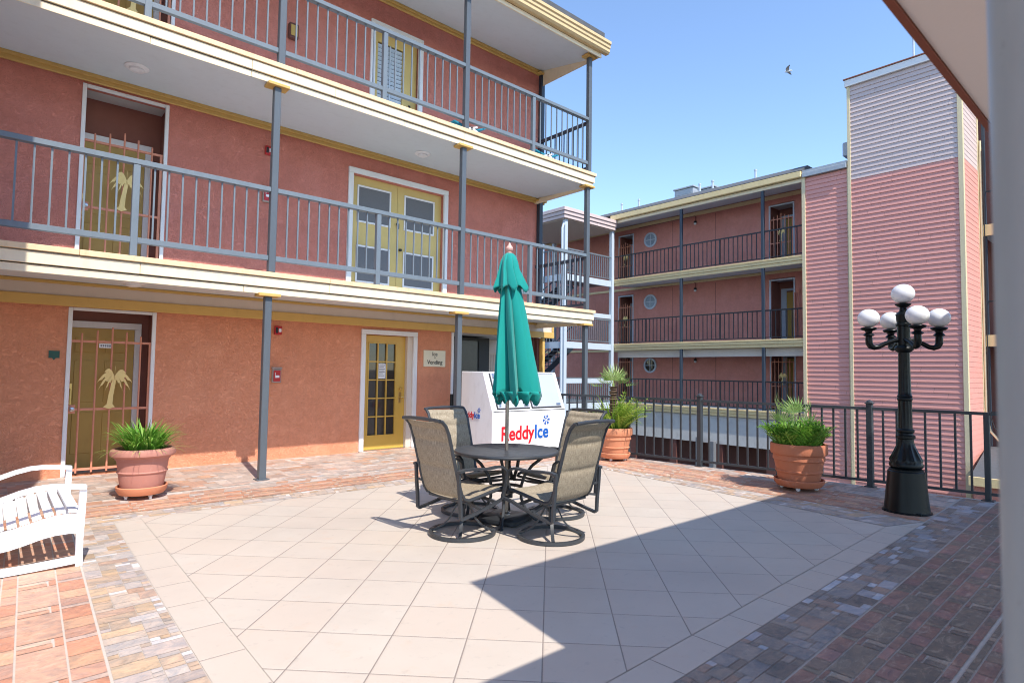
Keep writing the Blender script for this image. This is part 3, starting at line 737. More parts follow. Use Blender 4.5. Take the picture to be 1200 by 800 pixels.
# --- French doors on level two
casing(4.875, 7.14, 2.84, 5.345, .10, mb_root, M['white'])
for (x0, x1, p0, p1) in ((4.965, 5.985, 5.11, 5.84), (5.99, 7.045, 6.14, 6.87)):
    b = MB(); b.box(x0, x1, dy, dy + .045, 2.845, 5.235); fd = b.build('door', M['yellow_pale'], mb_root, smooth=False)
    for z0, z1 in ((4.355, 5.075), (3.20, 3.92)):
        b = MB(); c_ = MB(); e = .035; y = dy - .018
        b.cbox(p0, p1, y, y + .016, z0, z0 + e, .003).cbox(p0, p1, y, y + .016, z1 - e, z1, .003).cbox(p0, p0 + e, y, y + .016, z0 + e + .001, z1 - e - .001, .003).cbox(p1 - e, p1, y, y + .016, z0 + e + .001, z1 - e - .001, .003)
        c_.box(p0 + e, p1 - e, y + .006, y + .012, z0 + e, z1 - e)
        f_ = b.build('window_frame', M['white'], fd, smooth=False); c_.build('window_screen', M['screen'], fd, smooth=False)
b = MB(); b.cbox(5.99, 6.03, dy - .03, dy - .002, 4.36, 4.47, .005).cbox(5.95, 6.0, dy - .05, dy - .031, 4.43, 4.47, .005); b.build('door_lock', M['black'], mb_root)
b = MB(); b.lathe([(.02, 0), (.035, .02), (.03, .05), (0, .055)], 16, (6.055, dy - .04, 3.91)); b.build('door_knob', M['black'], mb_root)
# --- door with blinds on level three
casing(5.255, 6.445, 5.85, 8.355, .10, mb_root, M['white'])
b = MB(); b.box(5.345, 5.47, dy, dy + .045, 5.85, 8.25).box(6.03, 6.36, dy, dy + .045, 5.85, 8.25).box(5.47, 6.03, dy, dy + .045, 8.03, 8.25).box(5.47, 6.03, dy, dy + .045, 5.85, 6.05)
bd = b.build('door', M['yellow_pale'], mb_root, smooth=False)
b = MB()
for k in range(23):
    z = 6.06 + k * .085; b.bar((5.475, dy + .03, z + .04), (6.025, dy + .03, z + .04), .012, .066, up=(0, -.45, 1))
b.cbox(5.735, 5.765, dy + .004, dy + .02, 6.05, 8.03, .003)
b.build('blinds', M['blind'], bd, smooth=False)
b = MB(); b.box(5.472, 6.028, dy + .06, dy + .065, 6.05, 8.03); b.build('pane', M['glass'], bd, smooth=False)
b = MB(); b.cbox(6.18, 6.23, dy - .015, dy - .001, 6.75, 6.95, .004).tube([(6.2, dy - .01, 6.85), (6.2, dy - .06, 6.85), (6.13, dy - .065, 6.85)], .012, 8); b.build('handle', M['black'], bd)

# --- vending alcove at the right end of the ground floor
b = MB(); b.box(7.30, 9.96, 11.9, 12.0, 0, 2.74).box(7.08, 7.298, WY + .222, 12.0, 0, 2.74); b.build('alcove_wall', M['beam'], mb_root, smooth=False)
b = MB(); b.box(7.30, 9.93, WY + .23, 11.898, 2.36, 2.42); b.build('alcove_ceiling', M['soffit'], mb_root, smooth=False)
b = MB(); b.box(9.86, 9.95, WY + .05, WY + .32, 0, 2.355).box(9.80, 9.858, WY + .12, WY + .3, 0, 2.355); b.build('alcove_post', M['red_brown'], mb_root, smooth=False)
b = MB(); b.cbox(9.952, 10.03, WY - .06, WY + .28, -.1, 2.352, .005); b.build('corner_trim', M['gold'], mb_root, smooth=False)
b = MB(); b.cbox(7.302, 7.36, WY - .03, WY + .03, 1.05, 2.35, .005); b.build('corner_trim', M['white'], mb_root, smooth=False)
v = thing('vending_machine', 'dark vending machine standing in the alcove behind the white ice freezer', 'vending machine', (8.4, 11.4, 0))
b = MB(); b.cbox(7.86, 8.98, 11.05, 11.85, 0.02, 2.33, .012); b.build('cabinet', M['black'], v)
b = MB(); b.cbox(7.92, 8.60, 11.032, 11.048, .25, 2.25, .006); b.build('front_panel', M['vending'], v)
b = MB(); b.cbox(8.64, 8.93, 11.032, 11.048, .25, 2.25, .006); b.build('control_panel', M['plastic_black'], v)
v = thing('slatted_grille', 'small pale slatted grille standing beside the vending machine in the alcove', 'grille', (9.3, 11.2, 0))
b = MB()
for k in range(9): b.box(9.02 + k * .07, 9.045 + k * .07, 11.2, 11.22, .05, 1.95)
b.box(9.0, 9.62, 11.19, 11.23, 1.95, 1.99).box(9.0, 9.62, 11.19, 11.23, .02, .05); b.build('slats', M['beam'], v, smooth=False)

# --- things fixed to the building
def alarm(x, z, label, labelb, zb):
    a = thing('fire_alarm', label, 'fire alarm', (x, WY, z), group='red fire alarms on the coral wall')
    t = MB(); t.cbox(x - .06, x + .06, WY - .055, WY - .001, z - .075, z + .075, .008); t.build('housing', M['red'], a)
    t = MB(); t.cbox(x + .0, x + .045, WY - .075, WY - .056, z - .03, z + .03, .006); t.build('strobe_lens', M['lens'], a)
    t = MB(); t.box(x - .048, x - .008, WY - .0575, WY - .056, z - .05, z + .05); t.build('sounder_grille', M['black'], a)
    p = thing('fire_pull_station', labelb, 'pull station', (x, WY, zb), group='fire pull stations on the coral wall')
    t = MB(); t.cbox(x - .075, x + .075, WY - .05, WY - .001, zb - .115, zb + .115, .008).cbox(x - .085, x + .085, WY - .06, WY - .001, zb + .118, zb + .15, .006); t.build('box', M['red_frame'], p)
    t = MB(); t.cbox(x - .058, x + .058, WY - .06, WY - .051, zb - .09, zb + .095, .003); t.build('front', M['red'], p)
    t = MB(); t.cbox(x - .035, x + .035, WY - .075, WY - .061, zb - .03, zb + .012, .003).box(x - .035, x - .028, WY - .064, WY - .061, zb - .03, zb + .06); t.build('handle', M['lens'], p)
alarm(3.66, 2.19, 'red fire alarm strobe under the gold beam on the ground floor wall', 'red pull station box on the ground floor wall behind the grey post', 1.41)
alarm(3.40, 5.25, 'red fire alarm strobe on the second floor wall behind the balcony rail', 'dark red pull station box behind the second floor railing', 4.47)
v = thing('wall_light', 'small brown wall light on the third floor wall behind the railing', 'wall light', (3.74, WY, 7.45))
b = MB(); b.cbox(3.66, 3.82, WY - .10, WY - .001, 7.33, 7.60, .01); b.build('housing', M['red_brown'], v)
b = MB(); b.cbox(3.68, 3.80, WY - .115, WY - .101, 7.37, 7.56, .006); b.build('lens', M['olive'], v)
v = thing('room_plaque', 'small dark green room plaque left of the ground floor gate', 'plaque', (.64, WY, 1.68))
b = MB(); b.plate([(.58, 1.64), (.62, 1.64), (.64, 1.61), (.66, 1.64), (.70, 1.64), (.70, 1.74), (.58, 1.74)], 'y', WY - .018, .016); b.build('plate', M['green_plate'], v, smooth=False)
v = thing('wall_sign', 'cream Ice and Vending sign on the coral wall beside the glazed door', 'sign', (6.88, WY, 1.78))
b = MB(); b.cbox(6.61, 7.145, WY - .03, WY - .001, 1.615, 1.955, .005); b.build('board', M['sign_cream'], v)
b = MB(); kw = dict(depth=.002, bold=.0012)
text_on(b, 'Ice', .115, (6.878, WY - .033, 1.842), (1, 0, 0), (0, 0, 1), True, .98, **kw)
text_on(b, 'Vending', .118, (6.878, WY - .033, 1.672), (1, 0, 0), (0, 0, 1), True, .98, **kw)
b.plate([(6.878 + .014 * math.cos(t), 1.805 + .014 * math.sin(t)) for t in [k * .785 for k in range(8)]], 'y', WY - .035, .003)
b.build('lettering', M['sign_text'], v, smooth=False)
def downlight(x, y, z, label):
    l = thing('soffit_light', label, 'ceiling light', (x, y, z), group='round white soffit lights')
    t = MB(); t.lathe([(.0, 0), (.135, 0), (.15, -.02), (.12, -.04), (.0, -.04)], 28, (x, y, z)); t.build('trim', M['white'], l)
    t = MB(); t.lathe([(.095, -.041), (.09, -.062), (.05, -.075), (.0, -.078)], 24, (x, y, z), cap=False); t.build('diffuser', M['globe'], l)
    return l
downlight(1.33, 9.45, 5.675, 'round white soffit light above the second floor gate recess')
downlight(6.0, 9.5, 5.677, 'round white soffit light above the second floor French doors')
downlight(1.35, 9.1, 2.655, 'round white soffit light above the ground floor gate')

# low sling loungers on the third-floor balcony
def lounger(x, label):
    l = thing('low_chair', label, 'chair', (x, 8.95, 5.86), group='low teal chairs on the third floor balcony')
    t = MB()
    for yy in (8.66, 9.12):
        t.bar((x - .42, yy, 5.90), (x + .10, yy, 6.10), .03); t.bar((x + .42, yy, 5.90), (x - .05, yy, 6.06), .03)
    t.build('frame', M['plastic_white'], l, smooth=False)
    t = MB(); t.strip([(x - .40, 8.89, 6.10), (x - .12, 8.89, 6.06), (x + .12, 8.89, 6.07), (x + .30, 8.89, 6.14), (x + .42, 8.89, 6.22)], .40, .03, side=(0, 1, 0)); t.build('sling', M['teal_sling'], l)
lounger(6.55, 'low teal chair nearer the middle of the third floor balcony'); lounger(8.55, 'low teal chair at the far end of the third floor balcony')

# ================================================================== NEAR BUILDING (over the camera) and the unseen block that shades the left side
nb = thing('walkway_building', 'near building edge with tan soffit overhead and a thick grey round post at the right', 'building', (4, -1.8, 0))
b = MB(); b.box(-5, 9.4, -2.3, .425, 2.432, 2.52); b.build('canopy', M['near_soffit'], nb, smooth=False)
b = MB(); b.box(-5, 9.42, .427, .445, 2.425, 2.53); b.build('drip_edge', M['copper'], nb, smooth=False)
b = MB(); b.box(2.15, 9.4, -2.3, .43, 2.53, 4.08); b.build('upper_wall', M['stucco_up'], nb, smooth=False)
for xx in (-3.6, 3.2, 6.6):
    b = MB(); b.cbox(xx, xx + .1, -2.25, -2.15, 0, 2.43, .006); b.build('post', M['rail'], nb)
b = MB(); az = R(4.75); px, py = .85 * math.cos(az), .85 * math.sin(az)
b.tube([(px, py, 0), (px, py, 2.43)], .070, 32); b.build('post', M['near_post'], nb)
sb = thing('shade_block', 'unseen coral stucco block added left of the patio to cast shade', 'building', (-1.5, 6.3, 0))  # added out of view, sized to throw the shadow on the left end
b = MB(); b.box(-3.0, -.19, 6.05, 6.9, -.4, 9.6); b.build('wall', M['stucco'], sb, smooth=False)
b = MB(); b.box(-3.1, -.17, 6.03, 6.95, 9.6, 9.75); b.build('parapet', M['cream'], sb, smooth=False)

# ================================================================== FAR BUILDING
FE, FW = 21.8, 23.4
FY0, FY1 = 9.02, 24.0
fb = thing('far_motel_building', 'far rose stucco balcony building with black railings and round windows', 'building', (23.0, 13.5, -3.2))
def holes_far(z): return [(9.98, 11.0, z + .02, z + 2.48), (17.72, 18.65, z + .02, z + 2.52)]
for lv, z in enumerate((.12, 2.9, 5.9)):
    t = MB(); z1 = (2.9, 5.9, 8.95)[lv]
    ys = [9.0, 9.98, 11.0, 17.72, 18.65, FY1]
    for a, c in zip(ys, ys[1:]):
        if (a, c) in ((9.98, 11.0), (17.72, 18.65)): t.box(FW, FW + .2, a, c, z + 2.5, z1)
        else: t.box(FW, FW + .2, a, c, z, z1)
    t.build('wall', M['stucco_far'], fb, smooth=False)
    t = MB(); t.box(FW - .006, FW - .002, 13.35, 13.37, z, z1 - .4).box(FW - .006, FW - .002, 15.5, 15.52, z, z1 - .4); t.build('control_joint', M['brown_in'], fb, smooth=False)
for z in (-.10, 2.575, 5.585):
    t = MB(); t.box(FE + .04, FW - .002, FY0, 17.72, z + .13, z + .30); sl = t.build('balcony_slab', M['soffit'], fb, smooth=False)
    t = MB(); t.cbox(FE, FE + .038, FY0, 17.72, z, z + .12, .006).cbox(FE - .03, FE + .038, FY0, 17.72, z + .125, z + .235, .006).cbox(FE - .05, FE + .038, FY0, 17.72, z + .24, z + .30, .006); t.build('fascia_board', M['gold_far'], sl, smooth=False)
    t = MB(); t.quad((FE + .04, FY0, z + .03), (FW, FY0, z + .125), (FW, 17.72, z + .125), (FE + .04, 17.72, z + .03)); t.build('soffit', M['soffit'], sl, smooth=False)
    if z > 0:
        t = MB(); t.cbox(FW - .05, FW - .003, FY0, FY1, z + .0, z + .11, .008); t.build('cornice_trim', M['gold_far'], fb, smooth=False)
b = MB(); b.box(FE + .25, FE + .33, FY0, 17.6, 2.25, 2.56); b.build('header_beam', M['beam'], fb, smooth=False)
# lower white wall and parking openings
b = MB(); b.box(FE + .08, FE + .3, 7.5, 17.7, -1.22, -.12); b.build('parapet_wall', M['concrete'], fb, smooth=False)
b = MB(); b.box(FE + 1.4, FE + 1.6, 7.5, 24, -3.2, -.12)
for y in (8.2, 10.3, 12.4, 14.5, 16.6): b.box(FE + .1, FE + .3, y - .16, y + .16, -3.2, -1.22)
b.build('lower_wall', M['red_brown'], fb, smooth=False)
b = MB(); b.cbox(FE - .25, FE - .05, 13.0, 13.22, -3.2, -1.0, .02).cbox(FE - .25, FE - .05, 12.4, 12.62, -3.2, -1.1, .02); b.build('utility_tank', M['screen'], fb)
# roof, gutter, soffit
b = MB(); b.plate([(21.62, 8.93), (22.25, 9.27), (27.5, 9.31), (27.5, 8.9), (23.0, 8.9)], 'y', 9.0, 15.0); rf = b.build('roof', M['roof'], fb, smooth=False)
b = MB(); b.cbox(FE - .18, FE - .02, 9.0, 17.75, 8.69, 8.92, .02); b.build('gutter', M['gold_far'], rf, smooth=False)
b = MB(); b.cbox(FE - .02, FE + .03, 9.0, 17.75, 8.545, 8.685, .005); b.build('fascia_board', M['cream'], rf, smooth=False)
b = MB(); b.quad((FE + .03, 9.0, 8.56), (FW, 9.0, 8.80), (FW, 24, 8.80), (FE + .03, 24, 8.56)); b.build('soffit', M['soffit'], rf, smooth=False)
b = MB(); b.cbox(FW - .05, FW - .003, 9.0, 24, 8.60, 8.76, .008); b.build('cornice_trim', M['gold_far'], fb, smooth=False)
b = MB()
for k in range(9): b.bar((21.66, 8.2, 8.955 + k * .0),(21.66, 8.3, 8.955), .001)
b.bm.free()
# posts and railings
for y in (10.50, 14.05):
    for z0, z1 in ((.2, 2.575), (2.88, 5.585), (5.89, 8.55)):
        t = MB(); t.cbox(FE - .02, FE + .09, y - .055, y + .055, z0, z1, .008); t.build('post', M['rail_dark'], fb)
for z in (.20, 2.877, 5.887):
    for a, c in ((9.03, 10.44), (10.56, 13.99), (14.11, 17.6)):
        t = MB(); x = FE + .035
        t.box(x - .022, x + .022, a, c, z + 1.06, z + 1.11).box(x - .016, x + .016, a, c, z + .06, z + .09)
        n = max(3, round((c - a) / .195))
        for k in range(1, n):
            yy = a + (c - a) * k / n; wdt = .026 if k == n // 2 else .014
            t.box(x - wdt, x + wdt, yy - wdt, yy + wdt, z + .091, z + 1.059)
        t.build('balcony_railing', M['rail_far'], fb, smooth=False)
# round windows
for z in (1.915, 4.926, 7.90):
    t = MB(); c_ = (FW, 16.73, z)
    for k in range(28):
        a0, a1 = 2 * math.pi * k / 28, 2 * math.pi * (k + 1) / 28
        P_ = lambda r, a, x: (x, 16.73 + r * math.cos(a), z + r * math.sin(a))
        t.quad(P_(.28, a0, FW - .05), P_(.28, a1, FW - .05), P_(.355, a1, FW - .05), P_(.355, a0, FW - .05))
        t.quad(P_(.355, a0, FW - .05), P_(.355, a1, FW - .05), P_(.355, a1, FW - .001), P_(.355, a0, FW - .001))
        t.quad(P_(.28, a0, FW - .05), P_(.28, a1, FW - .05), P_(.28, a1, FW - .012), P_(.28, a0, FW - .012))
    t.box(FW - .04, FW - .02, 16.715, 16.745, z - .28, z + .28).box(FW - .038, FW - .022, 16.45, 17.01, z - .015, z + .015)
    w_ = t.build('round_window', M['white_far'], fb)
    t = MB(); t.poly([(FW - .013, 16.73 + .29 * math.cos(a), z + .29 * math.sin(a)) for a in [2 * math.pi * k / 28 for k in range(28)]]); t.build('pane', M['glass_blue'] if z > 3 else M['glass'], w_, smooth=False)
# doors in recesses with gates
def far_recess(y0, y1, z, lv):
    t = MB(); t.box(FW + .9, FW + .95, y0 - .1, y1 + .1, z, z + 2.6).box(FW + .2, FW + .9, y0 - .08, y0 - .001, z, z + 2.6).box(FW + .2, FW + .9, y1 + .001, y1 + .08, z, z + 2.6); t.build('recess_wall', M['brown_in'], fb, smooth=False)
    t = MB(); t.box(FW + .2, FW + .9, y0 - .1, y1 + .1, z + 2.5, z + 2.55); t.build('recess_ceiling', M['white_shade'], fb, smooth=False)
    t = MB(); e = .06
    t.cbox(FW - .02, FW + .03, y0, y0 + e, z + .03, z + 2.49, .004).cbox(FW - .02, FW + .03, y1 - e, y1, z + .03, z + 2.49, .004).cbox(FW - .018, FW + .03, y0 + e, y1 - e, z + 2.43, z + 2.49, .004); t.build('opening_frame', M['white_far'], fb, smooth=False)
    t = MB(); t.box(FW + .84, FW + .89, y0 + .1, y1 - .1, z + .02, z + 2.05); dd = t.build('door', M['olive'], fb, smooth=False)
    t = MB(); t.box(FW + .82, FW + .838, y1 - .32, y1 - .1, z + .02, z + 2.1).box(FW + .82, FW + .838, y0, y1 - .1, z + 2.1, z + 2.2); t.build('door_frame', M['white_far'], dd, smooth=False)
def far_gate(y0, y1, z, op=False):
    g_ = bpy.data.objects.new('security_gate', None); COL.objects.link(g_); g_.parent = fb; g_.location = Vector((FW - .02, y1 - .07, z)) - wloc(fb); g_.rotation_euler = (0, 0, R(-90))
    w = (y1 - y0) - .14
    t = MB(); r = .016
    for zz in (.1, .925, 1.885): t.box(0, w, -r, r, zz - r, zz + r)
    for x in (0, w): t.box(x - r, x + r, -r - .002, r + .002, .07, 1.90)
    for k, zz in zip(range(1, 6), (2.0, 2.045, 2.10, 2.04, 1.985)): t.box(w * k / 6 - .012, w * k / 6 + .012, -.03, -.006, .05, zz)
    t.build('gate_frame', M['gate'], g_, off=ZERO, smooth=False)
    t = MB(); palm_plate(t, w / 2, 1.27, .9, -.06); t.build('palm_emblem', M['palm_steel'], g_, off=ZERO, smooth=False)
    if op: g_.location = Vector((FW - .05, y0 + .0, z)) - wloc(fb)
for lv, z in enumerate((.18, 2.87, 5.88)):
    far_recess(9.98, 11.0, z, lv); far_recess(17.72, 18.65, z, lv)
    far_gate(9.98, 11.0, z, lv == 1); far_gate(17.72, 18.65, z)
# conduits with bare lamps
for i, (z, nm) in enumerate(((8.25, 'third'), (5.25, 'second'), (2.10, 'ground'))):
    l = thing('wall_lamp', f'small bare lamp on a conduit on the far {nm} floor wall', 'wall lamp', (FW, 14.3, z), group='conduit lamps on the far wall')
    t = MB(); t.tube([(FW - .03, 17.4, z + .33), (FW - .03, 14.4, z + .36), (FW - .04, 14.3, z + .33), (FW - .05, 14.3, z + .12)], .02, 6); t.build('conduit', M['brown_in'], l)
    t = MB(); t.lathe([(0, .12), (.06, .10), (.07, .02), (0, .01)], 12, (FW - .08, 14.3, z)); t.build('holder', M['black'], l)
    t = MB(); t.lathe([(0, -.07), (.05, -.05), (.06, 0), (.04, .02)], 12, (FW - .08, 14.3, z)); t.build('bulb', M['globe'], l)
# roof-top things
def ac(x, y, w, d, h, label):
    a = thing('rooftop_unit', label, 'rooftop unit', (x, y, 9.45), group='rooftop air units')
    t = MB(); t.cbox(x - w / 2, x + w / 2, y - d / 2, y + d / 2, 9.4, 9.45 + h, .02); t.build('cabinet', M['ac'], a)
    t = MB(); t.cbox(x - w / 2 - .05, x + w / 2 + .05, y - d / 2 - .05, y + d / 2 + .05, 9.455 + h, 9.53 + h, .01); t.build('lid', M['ac'], a)
    t = MB(); [t.box(x - w / 2 - .012, x - w / 2 - .002, y - d / 2 + .08, y + d / 2 - .08, 9.6 + k * .09, 9.65 + k * .09) for k in range(int((h - .25) / .09))]; t.build('louvre', M['ac'], a, smooth=False)
ac(25.6, 16.05, .9, 1.05, 1.14, 'larger grey metal air unit on the far shingle roof'); ac(25.6, 14.85, .8, .80, .90, 'smaller grey metal air unit on the far shingle roof')
for i, (y, lab) in enumerate(((17.6, 'vent pipe at the left end of the far roof eave'), (16.6, 'vent pipe left of the larger rooftop unit'), (13.45, 'short vent pipe right of the rooftop units'), (12.85, 'vent pipe in the middle of the right roof half'), (11.0, 'vent pipe nearest the pink siding tower'))):
    t = MB(); t.tube([(22.3, y, 9.1), (22.3, y, 9.58)], .045, 10).tube([(22.3, y, 9.55), (22.3, y, 9.62)], .058, 10)
    tag(t.build('vent_pipe', M['white_far']), lab, 'vent pipe', 'roof vent pipes')

# ---------------------------------------------------------------- siding tower
st = thing('siding_tower', 'tall pink and lilac lap siding tower beside the far balconies', 'building', (22.8, 5.9, -3.2))
def laps_x(b, x, y0, y1, z0, z1, e=.158, lip=.027):
    n = max(1, round((z1 - z0) / e)); e = (z1 - z0) / n
    for k in range(n):
        a = z0 + k * e; c = a + e
        b.quad((x - lip, y1, a), (x - lip, y0, a), (x, y0, c), (x, y1, c)); b.quad((x, y1, a), (x, y0, a), (x - lip, y0, a), (x - lip, y1, a))
def laps_y(b, y, x0, x1, z0, z1, e=.158, lip=.027):
    n = max(1, round((z1 - z0) / e)); e = (z1 - z0) / n
    for k in range(n):
        a = z0 + k * e; c = a + e
        b.quad((x0, y - lip, a), (x1, y - lip, a), (x1, y, c), (x0, y, c)); b.quad((x0, y, a), (x1, y, a), (x1, y - lip, a), (x0, y - lip, a))
TX, TY0, TY1 = 21.75, 4.29, 7.47
ZC = 8.22
b = MB(); laps_x(b, TX, TY0 + .1, TY1 - .1, -3.2, ZC); laps_y(b, TY0, TX + .09, 23.75, -3.2, ZC + .0, lip=.007); b.build('lower_siding', M['siding_pink'], st, smooth=False, recalc=False)
b = MB(); laps_x(b, TX, TY0 + .1, TY1 - .1, ZC, 11.46); laps_y(b, TY0, TX + .09, 23.75, ZC, 11.46, lip=.007); b.build('upper_siding', M['siding_lilac'], st, smooth=False, recalc=False)
b = MB(); b.box(TX + .02, 23.75, TY0 + .02, TY1 - .02, -3.2, 11.46); b.build('core', M['siding_pink'], st, smooth=False)
b = MB(); b.cbox(TX - .042, TX + .09, TY0 - .028, TY0 + .10, -3.2, 11.46, .006).cbox(TX - .042, TX + .09, TY1 - .10, TY1, -3.2, 11.46, .006).cbox(23.66, 23.78, TY0 - .028, TY0 + .06, -3.2, 11.46, .006); b.build('corner_trim', M['siding_trim'], st, smooth=False)
b = MB(); b.cbox(TX - .10, 23.9, TY0 - .10, TY1 + .05, 11.465, 11.70, .01); b.build('cap', M['white'], st, smooth=False)
b = MB(); b.cbox(TX - .13, 23.93, TY0 - .13, TY1 + .08, 11.703, 11.745, .004); b.build('cap_flashing', M['copper'], st, smooth=False)
b = MB(); laps_x(b, FE, 7.52, 8.90, -3.2, 8.66); b.build('side_siding', M['siding_pink'], st, smooth=False, recalc=False)
b = MB(); b.box(FE + .02, 23.4, 7.5, 8.98, -3.2, 8.66); b.build('core', M['siding_pink'], st, smooth=False)
b = MB(); b.cbox(FE - .06, FE + .09, 8.90, 9.02, -3.2, 8.72, .006).cbox(FE - .03, FE + .02, 7.472, 7.515, -3.2, 8.66, .004); b.build('corner_trim', M['siding_trim'], st, smooth=False)
b = MB(); b.cbox(FE - .14, FE + .1, 7.50, 8.98, 8.67, 8.83, .01).box(FE - .10, 23.4, 7.50, 8.98, 8.832, 8.93); b.build('eave_board', M['ac'], st, smooth=False)
b = MB(); b.cbox(22.2, 22.6, 7.60, 7.80, 9.25, 9.75, .03); b.build('roof_vent', M['ac'], st)
b = MB(); b.tube([(22.0, 5.55, 11.7), (22.0, 5.55, 13.6)], .03, 8); b.build('roof_mast', M['white_far'], st)

# ---------------------------------------------------------------- building right of the tower
rb = thing('right_motel_building', 'balcony building beyond the siding tower at the right edge with gold slab edges', 'building', (24, 2, -3.2))
for z in (2.55, 6.10):
    t = MB(); t.box(23.85, 25.4, -2.0, 4.24, z + .03, z + .3); sl = t.build('balcony_slab', M['soffit'], rb, smooth=False)
    t = MB(); t.cbox(23.78, 23.845, -2.0, 4.24, z, z + .36, .006); t.build('fascia_board', M['gold_far'], sl, smooth=False)
b = MB(); b.box(25.4, 25.6, -2, 8.0, -3.2, 11.5); b.build('wall', M['brown_in'], rb, smooth=False)
b = MB(); b.box(23.8, 26, -2, 4.2, 11.5, 11.7); b.build('roof', M['gold_far'], rb, smooth=False)
for z0, z1 in ((-.6, 2.55), (2.92, 6.1), (6.47, 11.5)):
    t = MB(); t.cbox(23.86, 23.94, 4.12, 4.20, z0, z1, .006); t.build('post', M['rail_dark'], rb)
    t = MB(); x = 23.87; t.box(x - .02, x + .02, -2, 4.11, z0 + 1.05, z0 + 1.10)
    for k in range(27): yy = -1.9 + k * .21; t.box(x - .01, x + .01, yy - .01, yy + .01, z0 + .05, z0 + 1.05)
    t.build('balcony_railing', M['rail_far'], rb, smooth=False)
b = MB(); b.tube([(23.72, 4.22, 9.2), (23.72, 4.22, .3), (23.70, 4.14, -.1), (23.6, 3.9, -.4)], .035, 10); b.build('downpipe', M['siding_trim'], rb)
b = MB(); b.tube([(23.70, 4.15, 8.9), (23.70, 4.15, .5), (23.66, 4.02, .0), (23.56, 3.75, -.25)], .018, 8); b.build('cable', M['black'], rb)
b = MB(); b.quad((20.0, -2, -1.12), (20.0, 3.95, -1.12), (23.8, 4.24, -.60), (23.8, -2, -.60)); b.build('lower_roof', M['roof'], rb, smooth=False)
b = MB(); b.cbox(19.92, 20.0, -2, 3.97, -1.34, -1.10, .005); b.build('lower_fascia', M['gold_far'], rb, smooth=False)
b = MB(); b.box(20.1, 20.3, -2, 3.9, -3.2, -1.15); b.build('lower_wall', M['stucco_far'], rb, smooth=False)

# ---------------------------------------------------------------- open stair tower between the buildings
ot = thing('stair_tower', 'open steel stair tower with pale posts and a cream roof between the buildings', 'stair tower', (20, 18.5, -3.2))
SX0, SX1, SY0, SY1 = 18.36, 21.75, 17.6, 21.5
b = MB()
for (z0, z1, o_) in ((8.20, 8.34, 0.0), (8.35, 8.50, .04), (8.51, 8.66, .08)):
    b.cbox(SX0 - .1 - o_, SX1, SY0 - .1 - o_, SY1, z0, z1, .008)
rt = b.build('roof', M['siding_lilac'], ot, smooth=False)
b = MB(); b.box(SX0, SX1, SY0, SY1, 8.17, 8.197); b.build('soffit', M['beam'], rt, smooth=False)
for x, y in ((SX0 + .06, SY0), (SX1 - .16, SY0), (SX0 + .06, SY1 - .1), (SX1 - .16, SY1 - .1), (SX0 - .35, SY0 + 1.2)):
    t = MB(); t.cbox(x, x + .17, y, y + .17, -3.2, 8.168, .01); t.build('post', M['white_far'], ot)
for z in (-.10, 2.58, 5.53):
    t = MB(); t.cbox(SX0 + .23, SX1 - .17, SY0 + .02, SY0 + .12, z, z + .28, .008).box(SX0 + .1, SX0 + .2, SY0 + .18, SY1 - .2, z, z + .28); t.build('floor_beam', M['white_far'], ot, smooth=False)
    t = MB(); t.box(SX0 + .22, SX1, SY0 + .13, SY0 + 1.6, z + .14, z + .24); t.build('landing', M['rail'], ot, smooth=False)
    t = MB(); y = SY0 + .06
    t.box(SX0 + .23, SX1 - .17, y - .025, y + .025, z + 1.36, z + 1.42).box(SX0 + .23, SX1 - .17, y - .02, y + .02, z + .36, z + .39)
    for k in range(1, 22): xx = SX0 + .23 + (SX1 - SX0 - .4) * k / 22; t.box(xx - .014, xx + .014, y - .014, y + .014, z + .391, z + 1.359)
    x = SX0 + .15
    t.box(x - .025, x + .025, SY0 + .2, SY1 - .2, z + 1.36, z + 1.42)
    for k in range(1, 18): yy = SY0 + .2 + (SY1 - SY0 - .4) * k / 18; t.box(x - .014, x + .014, yy - .014, yy + .014, z + .30, z + 1.359)
    t.build('stair_railing', M['rail_light'], ot, smooth=False)
for z in (1.06, 4.03):
    t = MB(); t.cbox(SX0 + .23, SX1 - .17, SY0 + .03, SY0 + .11, z, z + .20, .008); t.build('tie_beam', M['white_far'], ot, smooth=False)
for (za, zb) in ((-.1, 1.1), (1.1, 2.75), (2.75, 4.1), (4.1, 5.7)):
    f = MB(); up = int(round(za * 10)) % 2 == 0
    xa, xb = SX0 + .3, SX0 + 2.6
    if za in (1.1, 4.1): ya = SY0 + 1.9
    else: ya = SY0 + 2.9; xa, xb = xb, xa
    for yy in (ya, ya + .9): f.bar((xa, yy, za), (xb, yy, zb), .04, .26)
    for k in range(9):
        t_ = (k + .5) / 9; f.box(min(xa, xb) if False else xa + (xb - xa) * t_ - .13, xa + (xb - xa) * t_ + .13, ya, ya + .9, za + (zb - za) * t_ + .05, za + (zb - za) * t_ + .09)
    f.bar((xa, ya, za + 1.0), (xb, ya, zb + 1.0), .04, .05)
    for k in range(8):
        t_ = (k + .5) / 8; x = xa + (xb - xa) * t_; f.box(x - .012, x + .012, ya - .012, ya + .012, za + (zb - za) * t_ + .1, za + (zb - za) * t_ + 1.0)
    f.build('stair_flight', M['rail_dark'], ot, smooth=False)
b = MB(); b.tube([(SX0 - .12, SY0 + .0, 7.2), (SX0 - .12, SY0, 7.75), (SX0 - .02, SY0 + .02, 7.95), (SX0 + .05, SY0 + .05, 7.95)], .05, 8).tube([(SX0 - .12, SY0, 7.2), (SX0 - .12, SY0, -3)], .05, 8); b.build('downpipe', M['white_far'], ot)

